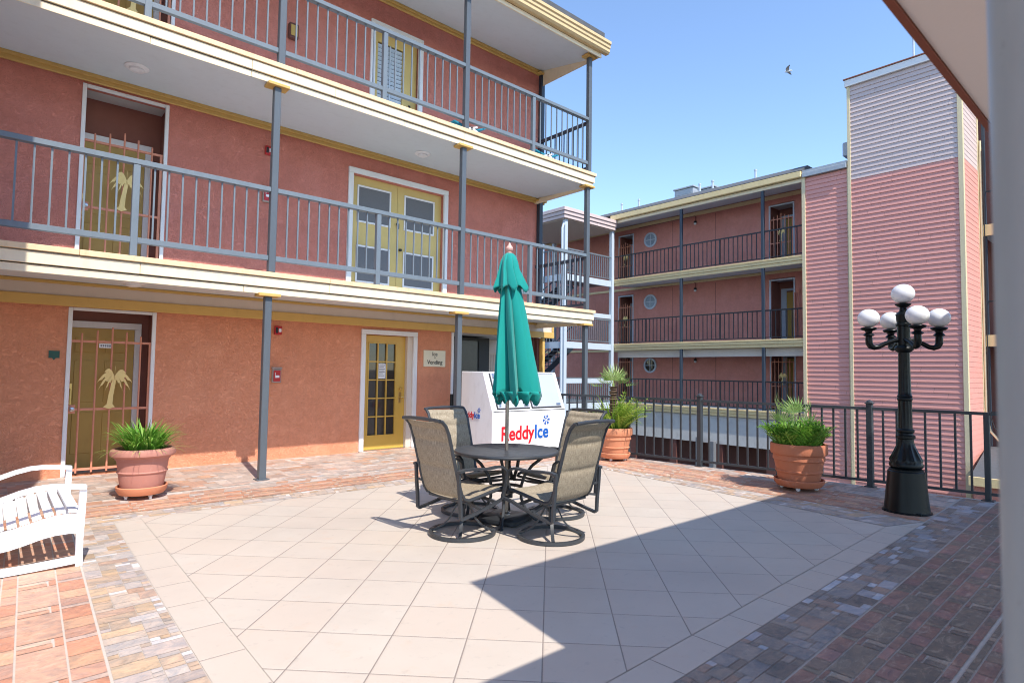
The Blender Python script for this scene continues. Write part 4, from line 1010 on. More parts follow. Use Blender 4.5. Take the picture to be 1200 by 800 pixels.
# ================================================================== PATIO FENCE
pf = thing('patio_fence', 'dark metal picket fence along the patio edge behind the potted plants', 'fence', (9.1, 5, 0))
FP = [8.3, 6.80, 5.45, 4.20, 2.98, 1.70, .42]
def fp(y, z): return (FX(y), y, z)
for i, (y0, y1) in enumerate(zip(FP, FP[1:])):
    t = MB(); t.bar(fp(y0 - .03, 1.095), fp(y1 + .03, 1.095), .045, .04); t.bar(fp(y0 - .03, .085), fp(y1 + .03, .085), .04, .035)
    n = 8
    for k in range(1, n):
        y = y0 + (y1 - y0) * k / n; t.bar(fp(y, .10), fp(y, 1.078), .024, .024)
    t.build('fence_panel', M['fence'], pf, smooth=False)
for i, y in enumerate(FP):
    tall = i in (2, 4); x = FX(y); w = .038 if tall else .030
    t = MB(); t.cbox(x - w, x + w, y - w, y + w, 0, 1.16 if tall else 1.115, .005).cbox(x - .065, x + .065, y - .065, y + .065, .0, .012, .002)
    p = t.build('fence_post', M['fence'], pf)
    if tall:
        q = MB(); q.cbox(x - .05, x + .05, y - .05, y + .05, 1.16, 1.18, .004).lathe([(.045, 1.18), (.04, 1.20), (.018, 1.215), (0, 1.22)], 12, (x, y, 0)); q.build('post_cap', M['fence'], p)

# ================================================================== LAMP POST
lx_, ly_ = 8.02, 2.18
lp = thing('street_lamp', 'black cast iron lamp post with five white globes at the patio fence', 'street lamp', (lx_, ly_, 0))
b = MB(); b.lathe([(.248, 0), (.248, .012), (.230, .018), (.226, .05), (.220, .10), (.190, .40), (.186, .46), (.172, .47), (.172, .485), (.150, .50)], 40)
b.build('base', M['lamp_black'], lp, off=ZERO)
b = MB()
for k in range(4):
    a = R(45 + 90 * k); b.cbox(.212 * math.cos(a) - .035, .212 * math.cos(a) + .035, .212 * math.sin(a) - .035, .212 * math.sin(a) + .035, .0, .03, .006)
b.build('anchor_lug', M['lamp_black'], lp, off=ZERO)
b = MB(); fl = lambda z: .10 if (.58 < z < .80 or .95 < z < 1.28 or 1.36 < z < 1.83) else 0
prof = [(.15, .50), (.168, .515), (.172, .54), (.160, .565), (.168, .585), (.165, .60), (.140, .65), (.112, .71), (.092, .76), (.082, .80), (.080, .83), (.098, .84), (.098, .87), (.080, .88), (.076, .90), (.090, .915), (.090, .935), (.072, .95), (.071, 1.0), (.069, 1.27), (.078, 1.285), (.078, 1.30), (.070, 1.31), (.078, 1.325), (.068, 1.34), (.066, 1.37), (.060, 1.60), (.058, 1.83), (.07, 1.84), (.095, 1.86), (.10, 1.885), (.085, 1.91), (.066, 1.92), (.066, 2.14), (.080, 2.15), (.080, 2.17), (.066, 2.18), (.080, 2.28), (.062, 2.30), (.040, 2.32), (.034, 2.36), (.06, 2.375), (.078, 2.39), (.085, 2.405), (.05, 2.41)]
b.lathe(prof, 48, flute=fl); b.build('column', M['lamp_black'], lp, off=ZERO)
def globe(parent, x, y, z, r=.117):
    t = MB(); n = 14; t.lathe([(max(.001, r * math.sin(math.pi * (i / n))), z + r * .93 - r * .93 * math.cos(math.pi * i / n)) for i in range(1 if False else 0, n + 1)], 28, (x, y, 0), cap=False)
    return t.build('globe', M['globe'], parent, off=ZERO, angle=80)
# four arms; azimuths chosen from their spread in the photograph
for a in (36, 126, 216, 306):
    ca, sa = math.cos(R(a)), math.sin(R(a)); t = MB()
    P_ = lambda r, z: (ca * r, sa * r, z)
    t.tube([P_(.05, 1.985), P_(.12, 1.965), P_(.20, 1.935), P_(.26, 1.90), P_(.31, 1.89), P_(.348, 1.905), P_(.366, 1.94), P_(.368, 1.985), P_(.368, 2.03)], [.028, .026, .026, .028, .031, .036, .039, .039, .035], 12)
    t.lathe([(.045, 2.025), (.062, 2.035), (.05, 2.05), (.034, 2.065), (.04, 2.085), (.075, 2.10), (.088, 2.115), (.082, 2.125), (.06, 2.13), (.0, 2.13)], 20, P_(.368, 0))
    arm = t.build('arm', M['lamp_black'], lp, off=ZERO)
    globe(arm, ca * .368, sa * .368, 2.128)
globe(lp, 0, 0, 2.41, .122)

# ================================================================== TABLE, CHAIRS, UMBRELLA
TCX, TCY = 4.07, 4.70
tb = thing('patio_table', 'round dark grey patio table with curved legs in the middle of the patio', 'table', (TCX, TCY, 0))
b = MB(); b.lathe([(.024, .708), (.50, .708), (.53, .700), (.54, .705), (.545, .718), (.54, .732), (.53, .735), (.515, .730), (.024, .730)], 64); b.build('tabletop', M['furn'], tb, off=ZERO)
for k in range(4):
    a = R(42 + 90 * k); ca, sa = math.cos(a), math.sin(a); P_ = lambda r, z: (ca * r, sa * r, z)
    t = MB(); t.tube([P_(.42, .70), P_(.37, .66), P_(.27, .58), P_(.19, .47), P_(.155, .36), P_(.16, .24), P_(.21, .12), P_(.30, .04), P_(.36, .012)], .0165, 10).lathe([(.026, 0), (.026, .012), (.012, .02)], 12, P_(.36, 0)); t.build('leg', M['furn'], tb, off=ZERO)
b = MB(); b.ring(.165, .02, .03, .33, 36); b.build('brace_ring', M['furn'], tb, off=ZERO)

um = thing('patio_umbrella', 'closed teal patio umbrella standing through the table', 'umbrella', (TCX, TCY, 0))
b = MB(); b.tube([(0, 0, .09), (0, 0, 2.79)], .019, 16); b.build('pole', M['pole'], um, off=ZERO)
b = MB(); b.lathe([(.022, 2.775), (.028, 2.785), (.03, 2.80), (.018, 2.81), (.036, 2.825), (.040, 2.845), (.03, 2.865), (.014, 2.885), (.008, 2.905), (0, 2.91)], 20); b.build('finial', M['wood_pink'], um, off=ZERO)
def canopy(b, prof, lobes, amp, n=144, seed=3, hem=0.0, twist=.25, lean=(2.60, 1.30, .11)):
    rnd = random.Random(seed); la = [rnd.uniform(.7, 1.25) for _ in range(lobes)]; lsh = [rnd.uniform(-.12, .12) for _ in range(lobes)]; rings = []
    zt, zb = prof[0][1], prof[-1][1]
    for (r, z) in prof:
        f = (zt - z) / (zt - zb); ring = []
        for j in range(n):
            th = 2 * math.pi * j / n; u = th / (2 * math.pi) * lobes; k = int(u) % lobes; w = u - int(u)
            s = (w / .78) ** .8 if w < .78 else ((1 - w) / .22) ** 1.2
            A = amp * f ** .5 * (.8 + .4 * la[k])
            rr = r * (1 - A + A * 1.25 * s * la[k]) * (1 + .02 * math.sin(5 * th + 9 * f))
            fold = .13 * math.sin(math.pi * w) * f                     # cloth lapped over to one side
            tt = th + fold + twist * f * .2 + lsh[k] * f * .6
            dz = hem * f ** 8 * (.5 * math.sin(3 * math.pi * w) - .7 * s * la[k] + .25 * rnd.uniform(-1, 1) * 0)
            q = lean[2] * max(0, min(1, (lean[0] - z) / (lean[0] - lean[1]))) ** .8
            ring.append(b.bm.verts.new((rr * math.cos(tt) + .75 * q, rr * math.sin(tt) - .66 * q, z + dz)))
        rings.append(ring)
    for r0, r1 in zip(rings, rings[1:]):
        for j in range(n): b._f([r0[j], r0[(j + 1) % n], r1[(j + 1) % n], r1[j]])
b = MB(); pr = [(.088 + .155 * (t ** .85), 2.50 - 1.18 * t) for t in [i / 22 for i in range(23)]]
canopy(b, [(.07, 2.60)] + pr, 8, .52, hem=.09); cn = b.build('canopy', M['teal'], um, off=ZERO, angle=60, recalc=False)
sm = cn.modifiers.new('cloth_thickness', 'SOLIDIFY'); sm.thickness = .004
b = MB(); canopy(b, [(.240, 1.345), (.234, 1.31), (.217, 1.275), (.208, 1.245)], 11, .34, hem=.05, seed=8, twist=.4); v_ = b.build('valance', M['teal'], um, off=ZERO, angle=60, recalc=False); sm = v_.modifiers.new('cloth_thickness', 'SOLIDIFY'); sm.thickness = .004
b = MB(); canopy(b, [(.035, 2.79), (.06, 2.765), (.085, 2.70), (.10, 2.62), (.126, 2.53), (.158, 2.445), (.160, 2.425)], 7, .30, hem=.05, seed=5); v_ = b.build('top_flap', M['teal'], um, off=ZERO, angle=60, recalc=False); sm = v_.modifiers.new('cloth_thickness', 'SOLIDIFY'); sm.thickness = .004
ub = thing('umbrella_base', 'square black plastic umbrella base under the table', 'umbrella base', (TCX, TCY, 0), R(20))
b = MB(); b.cbox(-.23, .23, -.23, .23, 0, .075, .055, 3); b.build('foot', M['plastic_black'], ub, off=ZERO)
b = MB(); b.tube([(0, 0, .07), (0, 0, .34)], .027, 16).lathe([(.06, .07), (.055, .085), (.03, .10)], 20); b.build('sleeve', M['pole'], ub, off=ZERO)

def make_chair(loc, rz, label):
    c = thing('swivel_chair', label, 'chair', loc, rz, 'swivel chairs round the patio table')
    t = MB(); t.ring(.305, .030, .030, .006, 56); t.build('base_ring', M['furn'], c, off=ZERO)
    for k in range(4):
        a = R(45 + 90 * k); ca, sa = math.cos(a), math.sin(a); P_ = lambda r, z: (ca * r, sa * r, z)
        t = MB(); t.strip([P_(.300, .034), P_(.25, .048), P_(.18, .085), P_(.12, .15), P_(.085, .22), P_(.06, .27), P_(.03, .285)], .030, .014); t.build('spoke', M['furn'], c, off=ZERO)
    t = MB(); t.tube([(0, 0, .24), (0, 0, .33)], .035, 16).cbox(-.13, .13, -.11, .11, .318, .332, .003)
    for y in (-.10, .10): t.strip([(-.16, y, .335), (-.05, y, .325), (.08, y, .335), (.15, y, .36)], .03, .016)
    t.build('swivel_mount', M['furn'], c, off=ZERO)
    # sling frame: both side rails follow seat and back
    prof = [(.315, .395), (.30, .425), (.26, .438), (.10, .415), (-.06, .388), (-.16, .375), (-.215, .392), (-.25, .44), (-.285, .54), (-.33, .70), (-.375, .86), (-.41, .98), (-.445, 1.055), (-.49, 1.10), (-.515, 1.105)]
    t = MB()
    for y in (-.272, .272): t.tube([(x, y, z) for x, z in prof], .0165, 10)
    t.tube([(.305, y, .40) for y in (-.27, 0, .27)], .014, 8); t.tube([(-.515, -.272, 1.105), (-.520, -.16, 1.113), (-.522, 0, 1.116), (-.520, .16, 1.113), (-.515, .272, 1.105)], .0165, 8); t.tube([(-.19, y, .362) for y in (-.27, 0, .27)], .014, 8)
    t.build('sling_frame', M['furn'], c, off=ZERO)
    for s in (-1, 1):
        y = s * .315; t = MB()
        arm = [(-.335, .655), (-.27, .665), (-.12, .66), (.02, .648), (.13, .655), (.20, .648), (.245, .615), (.262, .56), (.275, .49), (.30, .43), (.318, .385), (.318, .345)]
        t.strip([(x, y + s * .012, z) for x, z in arm[:6]], .045, .020, side=(0, 1, 0)); t.strip([(x, y + s * .012, z) for x, z in arm[5:]], .032, .022, side=(0, 1, 0))
        t.strip([(-.325, y, .66), (-.315, y, .50), (-.30, y, .36), (-.295, y, .245), (-.28, y, .232), (-.12, y, .262), (.08, y, .305), (.22, y, .345), (.318, y, .358)], .032, .022, side=(0, 1, 0))
        t.bar((-.05, y - s * .0, .282), (-.05, s * .11, .335), .02, .025); t.bar((.14, y, .322), (.14, s * .11, .345), .02, .025); t.bar((-.275, s * .272, .50), (-.318, y, .52), .018)
        t.build('arm', M['furn'], c, off=ZERO)
    # padded sling with quilted channels
    import bisect
    def dens(P, step=.012):
        out = []
        for (a, b2) in zip(P, P[1:]):
            n = max(1, int(math.dist(a, b2) / step))
            for k in range(n): out.append((a[0] + (b2[0] - a[0]) * k / n, a[1] + (b2[1] - a[1]) * k / n))
        out.append(P[-1]); return out
    def smooth_prof(P, it=3):
        for _ in range(it): P = [P[0]] + [tuple((P[i - 1][j] + 2 * P[i][j] + P[i + 1][j]) / 4 for j in (0, 1)) for i in range(1, len(P) - 1)] + [P[-1]]
        return P
    def sling(P, name, seams):
        P = smooth_prof(dens(P)); ln = [0]
        for a, b2 in zip(P, P[1:]): ln.append(ln[-1] + math.dist(a, b2))
        tot = ln[-1]; t = MB(); front, back = [], []; ny = 14; uvs = []
        for i, p in enumerate(P):
            d = Vector((P[min(i + 1, len(P) - 1)][0] - P[max(i - 1, 0)][0], P[min(i + 1, len(P) - 1)][1] - P[max(i - 1, 0)][1])).normalized(); nrm = Vector((d.y, -d.x))
            q = ln[i] / tot; sd = min(abs(q - s_) for s_ in seams) * tot; puff = .016 * (1 - math.exp(-(sd / .03) ** 1.3)) + .002
            rf, rb = [], []
            for j in range(ny + 1):
                yy = -.258 + .516 * j / ny; ed = min(1, (min(j, ny - j) / 2.0)); w = puff * (.35 + .65 * ed); sag = -.012 * math.sin(math.pi * j / ny)
                wr = .0025 * math.sin(yy * 60 + i * .7) * math.sin(i * .33)
                rf.append(t.bm.verts.new((p[0] + nrm.x * (w + sag + wr), yy, p[1] + nrm.y * (w + sag + wr)))); rb.append(t.bm.verts.new((p[0] - nrm.x * (w - sag), yy, p[1] - nrm.y * (w - sag))))
            front.append(rf); back.append(rb)
        uvl = t.bm.loops.layers.uv.new('UVMap')
        def addq(G, i, j, flip):
            vs_ = [G[i][j], G[i][j + 1], G[i + 1][j + 1], G[i + 1][j]]; uv = [(j / ny, ln[i] / .5), ((j + 1) / ny, ln[i] / .5), ((j + 1) / ny, ln[i + 1] / .5), (j / ny, ln[i + 1] / .5)]
            if flip: vs_ = vs_[::-1]; uv = uv[::-1]
            f = t._f(vs_)
            for lp_, u_ in zip(f.loops, uv): lp_[uvl].uv = u_
        for i in range(len(P) - 1):
            for j in range(ny): addq(front, i, j, True); addq(back, i, j, False)
            t._f([front[i][0], back[i][0], back[i + 1][0], front[i + 1][0]]); t._f([front[i][ny], front[i + 1][ny], back[i + 1][ny], back[i][ny]])
        for e in (0, len(P) - 1): t._f([front[e][j] for j in range(ny + 1)] + [back[e][j] for j in range(ny, -1, -1)])
        return t.build(name, M['tweed'], c, off=ZERO, angle=50)
    sling(prof[1:8][:6] if False else [(.29, .43), (.26, .438), (.10, .415), (-.06, .388), (-.16, .376), (-.20, .384)], 'seat_pad', [0, .36, .70, 1.0])
    sling([(-.225, .40), (-.25, .44), (-.285, .54), (-.33, .70), (-.375, .86), (-.41, .98), (-.445, 1.055), (-.485, 1.095)], 'back_pad', [0, .385, .72, .89, 1.0])
    return c
ch = make_chair((3.44, 4.60, 0), R(4), 'swivel chair at the left of the table with its back to the gated door')
for loc, rz, lab in (((4.02, 3.99, 0), 94, 'swivel chair nearest the camera with its tan back turned to us'), ((4.05, 5.28, 0), -88, 'swivel chair beyond the table in front of the glazed yellow door'), ((4.70, 4.60, 0), 178, 'swivel chair right of the table hidden behind the nearest chair back')):
    c2 = copy_tree(ch); c2.location = loc; c2.rotation_euler = (0, 0, R(rz)); c2['label'] = lab

# ================================================================== ICE FREEZER
iy, ix0, ix1 = 8.0, 6.59, 8.42
ic = thing('ice_freezer', 'white slant front ice freezer with red and blue lettering behind the table', 'ice freezer', (7.5, 8.45, 0))
sp = [(8.0, .06), (8.0, .835), (8.285, 1.535), (8.925, 1.535), (8.925, .06)]
b = MB(); b.plate(sp, 'x', ix0, ix1 - ix0); ob = b.build('cabinet', M['ice_white'], ic, smooth=False)
bv = ob.modifiers.new('edge', 'BEVEL'); bv.width = .012; bv.segments = 2; bv.limit_method = 'ANGLE'
b = MB(); b.box(ix0 + .03, ix1 - .03, 8.05, 8.9, 0, .06); b.build('plinth', M['ice_seal'], ic, smooth=False)
sd = Vector((0, .285, .70)).normalized(); nn = Vector((0, -.70, .285)).normalized()
for (x0, x1) in ((ix0 + .13, ix0 + .885), (ix0 + .965, ix1 - .11)):
    o_ = Vector((0, 8.0, .835))
    def SP(x, s, n): return tuple(Vector((x, 0, 0)) + o_ + sd * s + nn * n)
    def slab(t, xa, xb, s0, s1, n0, n1):
        v = [t.bm.verts.new(SP(x, s, n)) for n in (n0, n1) for x, s in ((xa, s0), (xb, s0), (xb, s1), (xa, s1))]
        for q in ((0, 3, 2, 1), (4, 5, 6, 7), (0, 1, 5, 4), (1, 2, 6, 5), (2, 3, 7, 6), (3, 0, 4, 7)): t._f([v[i] for i in q])
    t = MB(); slab(t, x0 - .018, x1 + .018, .035, .725, .001, .010); t.build('door_seal', M['ice_seal'], ic, smooth=False)
    t = MB(); slab(t, x0, x1, .05, .71, .011, .035); d_ = t.build('door', M['ice_door'], ic, smooth=False)
    bv = d_.modifiers.new('edge', 'BEVEL'); bv.width = .01; bv.segments = 2
    t = MB(); slab(t, x1 - .14, x1 - .04, .08, .11, .036, .055); t.build('handle', M['steel'], d_, smooth=False)
    t = MB(); slab(t, x0 + .02, x0 + .06, .62, .70, .036, .05); slab(t, x0 + .02, x0 + .06, .08, .15, .036, .05); t.build('hinge', M['steel'], d_, smooth=False)
b = MB(); b.box(ix0 + .02, ix1 - .02, 7.996, 7.9985, .829, .841); b.build('panel_seam', M['ice_seal'], ic, smooth=False)
def logo(origin, ex, size, nm):
    ex = Vector(ex); n = ex.cross(Vector((0, 0, 1)))
    r_ = MB(); w = text_on(r_, 'Reddy', size, origin, ex, (0, 0, 1), sx=.92, depth=.002, bold=size * .022); r_.build('red_lettering', M['logo_red'], ic, smooth=False)
    r_ = MB(); w2 = text_on(r_, 'Ice', size, Vector(origin) + ex * (w + size * .03), ex, (0, 0, 1), sx=.92, depth=.002, bold=size * .022)
    c = Vector(origin) + ex * (w + w2 * .86) + Vector((0, 0, size * .93)); rr = size * .27
    for k in range(6):
        a = R(60 * k + 8); d = ex * math.cos(a) + Vector((0, 0, 1)) * math.sin(a); s_ = d.cross(n).normalized()
        p0, p1 = c + d * rr * .25, c + d * rr
        r_.strip([p0 - n * .001, (p0 + p1) / 2 - n * .001, p1 - n * .001], rr * .20, .003, side=tuple(s_))
        for sg in (-1, 1): r_.bar(c + d * rr * .62, c + d * rr * .86 + s_ * sg * rr * .28, .003, rr * .14, up=tuple(s_))
    r_.build('blue_lettering', M['logo_blue'], ic, smooth=False)
logo((6.80, 7.994, .325), (1, 0, 0), .345, 'front')
logo((6.584, 8.87, .70), (0, -1, 0), .155, 'side')

# ================================================================== BENCH at the left
wb = thing('slatted_bench', 'white slatted resin bench cut by the left edge of the picture', 'bench', (.1, 6.25, 0))
seatp = [(.565, .405), (.50, .415), (.42, .412), (.34, .395), (.25, .368), (.16, .345), (.05, .33), (-.08, .33), (-.2, .345)]
def ycurve(P, y0, y1): return [((x, y0, z), (x, y1, z)) for x, z in P]
b = MB()
for (x0, z0), (x1, z1) in zip(seatp, seatp[1:]):
    pass
def pos_on(P, s):
    acc = 0
    for a, c in zip(P, P[1:]):
        d = math.dist(a, c)
        if acc + d >= s: t = (s - acc) / d; return (a[0] + (c[0] - a[0]) * t, a[1] + (c[1] - a[1]) * t), Vector((c[0] - a[0], c[1] - a[1])).normalized()
        acc += d
    return P[-1], Vector((P[-1][0] - P[-2][0], P[-1][1] - P[-2][1])).normalized()
YB0, YB1 = 5.72, 6.86
s = .012
while s < .76:
    (x, z), d = pos_on(seatp, s + .027); (xa, za), _ = pos_on(seatp, s); (xb, zb), _ = pos_on(seatp, s + .056)
    b.bar((x, YB0 + .03, z), (x, YB1 - .03, z), .056, .018, up=(-d.y, 0, d.x) if d.x > 0 else (d.y, 0, -d.x)); s += .074
b.build('seat_slats', M['plastic_white'], wb, smooth=False)
for y in (YB0, YB1):
    nr = MB(); out = [(x, z - .012) for x, z in seatp] + [(x, z - .155) for x, z in seatp[::-1]]
    out = [(x, (z if i < len(seatp) else min(z, .245 + .02 * x))) for i, (x, z) in enumerate(out)]
    nr.plate(out, 'y', y - .015, .03); nr.build('side_rail', M['plastic_white'], wb, smooth=False)
    t = MB(); t.strip([(.575, y, .0), (.572, y, .2), (.578, y, .40), (.582, y, .60)], .05, .045, side=(0, 1, 0)); t.strip([(-.55, y, .0), (-.42, y, .32), (-.45, y, .58)], .05, .045, side=(0, 1, 0)); t.build('leg', M['plastic_white'], wb, smooth=False)
    t = MB(); t.strip([(.60, y, .598), (.50, y, .612), (.40, y, .622), (.30, y, .618), (.20, y, .594), (.10, y, .558), (0, y, .535), (-.15, y, .535), (-.30, y, .56), (-.46, y, .575)], .085, .03, side=(0, 1, 0)); t.build('armrest', M['plastic_white'], wb, smooth=False)
    t = MB(); t.strip([(.56, y, .048), (.3, y, .036), (0, y, .030), (-.3, y, .036), (-.55, y, .05)], .045, .05, side=(0, 1, 0)); t.build('runner', M['plastic_white'], wb, smooth=False)
b = MB(); b.bar((.565, YB0, .36), (.565, YB1, .36), .03, .09); b.bar((-.3, YB0, .30), (-.3, YB1, .30), .03, .08); b.build('cross_rail', M['plastic_white'], wb, smooth=False)
b = MB()
for k in range(9): z = .42 + k * .075; x = -.22 - k * .033; b.bar((x, YB0 + .03, z), (x, YB1 - .03, z), .018, .055, up=(0, 0, 1))
b.build('back_slats', M['plastic_white'], wb, smooth=False)

# ================================================================== POTS AND PLANTS
def make_pot(x, y, r, h, mat, smat, label, lift=.05, style=0):
    p = thing('flower_pot', label, 'flower pot', (x, y, 0), group='terracotta pots on the patio'); rb_ = r * (.70 if style else .66); z0 = lift + .03
    t = MB(); pr = [(0, z0), (rb_, z0), (rb_ * 1.03, z0 + .02)]
    if style == 0:
        pr += [(rb_ + (r * .93 - rb_) * .45, z0 + h * .42), (rb_ + (r * .93 - rb_) * .46 + .010, z0 + h * .44), (rb_ + (r * .93 - rb_) * .5 + .010, z0 + h * .46), (rb_ + (r * .93 - rb_) * .5, z0 + h * .48), (r * .84, z0 + h * .74), (r * .89, z0 + h * .745), (r * .89, z0 + h * .78), (r * .90, z0 + h * .80), (r * 1.0, z0 + h * .815), (r * 1.055, z0 + h * .85), (r * 1.07, z0 + h * .90), (r * 1.05, z0 + h * .955), (r * .99, z0 + h * .99), (r * .93, z0 + h), (r * .88, z0 + h * .985), (r * .86, z0 + h * .93), (r * .85, z0 + h * .85), (0, z0 + h * .85)]
    else:
        pr += [(rb_ + (r * .93 - rb_) * .35, z0 + h * .28), (rb_ + (r * .93 - rb_) * .38 + .012, z0 + h * .30), (rb_ + (r * .93 - rb_) * .42 + .012, z0 + h * .33), (rb_ + (r * .93 - rb_) * .43, z0 + h * .35), (rb_ + (r * .93 - rb_) * .75, z0 + h * .58), (rb_ + (r * .93 - rb_) * .78 + .012, z0 + h * .60), (rb_ + (r * .93 - rb_) * .80 + .010, z0 + h * .64), (r * .90, z0 + h * .72), (r * .97, z0 + h * .74), (r, z0 + h * .78), (r * 1.0, z0 + h * .96), (r * .98, z0 + h), (r * .90, z0 + h), (r * .88, z0 + h * .96), (r * .86, z0 + h * .87), (0, z0 + h * .87)]
    t.lathe(pr, 48, cap=False); t.build('body', mat, p, off=ZERO, angle=28)
    t = MB(); t.lathe([(0, z0 + h * .88), (r * .872, z0 + h * .875)], 32, cap=False); t.build('soil', M['soil'], p, off=ZERO)
    t = MB(); t.lathe([(0, lift), (rb_ * 1.10, lift), (rb_ * 1.24, lift + .045), (rb_ * 1.27, lift + .085), (rb_ * 1.24, lift + .095), (rb_ * 1.18, lift + .085), (rb_ * 1.08, lift + .028), (0, lift + .028)], 48, cap=False); t.build('saucer', smat, p, off=ZERO, angle=28)
    for k in range(4):
        a = R(20 + 90 * k); cx, cy = rb_ * .85 * math.cos(a), rb_ * .85 * math.sin(a); t = MB()
        t.tube([(cx - .012, cy, .025), (cx + .012, cy, .025)], .025, 14).box(cx - .02, cx + .02, cy - .006, cy + .006, .03, lift); t.build('caster', M['white'], p, off=ZERO)
    return p, z0 + h * .88
potL, zL = make_pot(1.40, 8.20, .318, .50, M['terra_pink'], M['terra'], 'pinkish bulbous pot with grassy plant by the ground floor gate', .055, 0)
potM, zM = make_pot(8.42, 6.78, .315, .50, M['terra'], M['terra'], 'bright orange pot with ribbed bands standing in full sun by the fence', .045, 1)
potR, zR = make_pot(8.38, 3.55, .36, .54, M['terra_dark'], M['terra_dark'], 'dark red terracotta pot at the shadow edge left of the lamp post', .05, 1)

class Leafy(MB):
    def __init__(s): super().__init__(); s.tints = []
    def blade(s, root, az, length, w, up0, droop, tint, n=6, taper=1.0, roll=0.0):
        p = Vector(root); a = up0; d2 = Vector((math.cos(az), math.sin(az), 0)); sd = Vector((-math.sin(az), math.cos(az), 0)); prev = None
        for i in range(n + 1):
            t = i / n; ww = w * (.55 + .9 * t if t < .35 else .865 * (1 - ((t - .35) / .65) ** 1.6)) * .5
            c, e = (p - sd * ww, p + sd * ww)
            q = (s.bm.verts.new(c), s.bm.verts.new(e))
            if prev: 
                if s._f([prev[0], prev[1], q[1], q[0]]): s.tints.append((min(1, max(0, tint + .18 * t)),) * 3 + (1,))
            prev = q; step = length / n; p = p + (d2 * math.cos(a) + Vector((0, 0, 1)) * math.sin(a)) * step; a -= droop / n * (.5 + t)
    def frond(s, root, az, length, up0, droop, tint, rnd, lw=.055, n=13, w=.016):
        p = Vector(root); a = up0; d2 = Vector((math.cos(az), math.sin(az), 0)); sd = Vector((-math.sin(az), math.cos(az), 0)); step = length / n
        for i in range(n):
            t = (i + .5) / n; d = d2 * math.cos(a) + Vector((0, 0, 1)) * math.sin(a); upn = sd.cross(d).normalized()
            l_ = lw * (.45 + 1.0 * math.sin(math.pi * min(1, .12 + t * .85)))
            for sg in (-1, 1):
                tip = p + sd * sg * l_ * .9 + d * l_ * .55 + upn * (-.15 * l_ + rnd.uniform(-.012, .012))
                b0, b1 = p - d * w * .55, p + d * w * .55; mid = (p + tip) / 2 + d * w * .6 + upn * .006; mid2 = (p + tip) / 2 - d * w * .45 + upn * .006
                if s.poly([b0, mid2, tip, mid]): s.tints.append((min(1, max(0, tint + .2 * t + rnd.uniform(-.12, .12))),) * 3 + (1,))
            q = p + d * step
            if s.poly([p - sd * .003, p + sd * .003, q + sd * .003, q - sd * .003]): s.tints.append((min(1, tint + .3),) * 3 + (1,))
            p = q; a -= droop / n * (.5 + t)
    def fan(s, root, az, stalk, rad, up0, tint, rnd, spread=150, nl=26):
        d = Vector((math.cos(az) * math.cos(up0), math.sin(az) * math.cos(up0), math.sin(up0))); c = Vector(root) + d * stalk; sd = Vector((-math.sin(az), math.cos(az), 0)); upn = sd.cross(d).normalized()
        q = Vector(root)
        if s.poly([q - sd * .008, q + sd * .008, c + sd * .006, c - sd * .006]): s.tints.append((min(1, tint + .2),) * 3 + (1,))
        for k in range(nl):
            a = R(-spread + 2 * spread * k / (nl - 1)); l_ = rad * (.66 + .34 * math.cos(a * .7)) * rnd.uniform(.78, 1.12); e = d * math.cos(a) + sd * math.sin(a); f_ = -d * math.sin(a) + sd * math.cos(a); w = rad * .034
            m1 = c + e * l_ * .55 + upn * (.10 * rad - .05 * rad * abs(math.sin(a))); tp = c + e * l_ + upn * (-.12 * rad * rnd.uniform(.5, 1.6))
            ti = (min(1, max(0, tint + rnd.uniform(-.15, .25))),) * 3 + (1,)
            if s.poly([c, m1 + f_ * w, m1 - f_ * w]): s.tints.append(ti)
            if s.poly([m1 - f_ * w, m1 + f_ * w, tp]): s.tints.append(ti)
    def done(s, name, mat, parent=None): return s.build(name, mat, parent, tints=s.tints, off=ZERO if parent is not None else None, smooth=False, recalc=False)
rnd = random.Random(5)
g = thing('grass_plant', 'bright green grassy plant spilling over the pinkish pot', 'plant', (1.40, 8.20, zL))
b = Leafy()
for k in range(380):
    a = rnd.uniform(0, 2 * math.pi); r_ = .17 * math.sqrt(rnd.random()); out = r_ / .17
    b.blade((r_ * math.cos(a), r_ * math.sin(a), -.01), a + rnd.uniform(-.6, .6), rnd.uniform(.32, .50), rnd.uniform(.017, .027), R(rnd.uniform(70, 96) - 20 * out), R(rnd.uniform(40, 140)), rnd.uniform(.15, .75))
for k in range(26):
    a = rnd.uniform(0, 2 * math.pi); b.blade((.15 * math.cos(a), .15 * math.sin(a), 0), a, rnd.uniform(.32, .5), .012, R(25), R(rnd.uniform(60, 90)), rnd.uniform(.8, 1.0))
b.done('foliage', M['grass_leaf'], g)
g = thing('fern_plant', 'yellow green fern filling the bright orange pot', 'fern', (8.42, 6.78, zM))
b = Leafy()
for k in range(170):
    a = rnd.uniform(0, 2 * math.pi); r_ = .2 * math.sqrt(rnd.random())
    b.blade((r_ * math.cos(a), r_ * math.sin(a), -.02), a + rnd.uniform(-.5, .5), rnd.uniform(.40, .80), rnd.uniform(.022, .038), R(rnd.uniform(46, 90)), R(rnd.uniform(40, 120)), rnd.uniform(.15, .8), n=7)
for k in range(46):
    a = rnd.uniform(-2.0, .6); r_ = .18 * math.sqrt(rnd.random())
    b.frond((r_ * math.cos(a), r_ * math.sin(a), 0), a + rnd.uniform(-.5, .5), rnd.uniform(.5, .78), R(rnd.uniform(48, 84)), R(rnd.uniform(35, 90)), rnd.uniform(.3, .8), rnd, lw=.085, n=11, w=.026)
b.done('fronds', M['fern_yellow'], g)
g = thing('sago_palm', 'small palm with shaggy trunk and fan crown rising from the bright orange pot', 'palm', (8.40, 6.80, zM))
b = MB(); pr = []
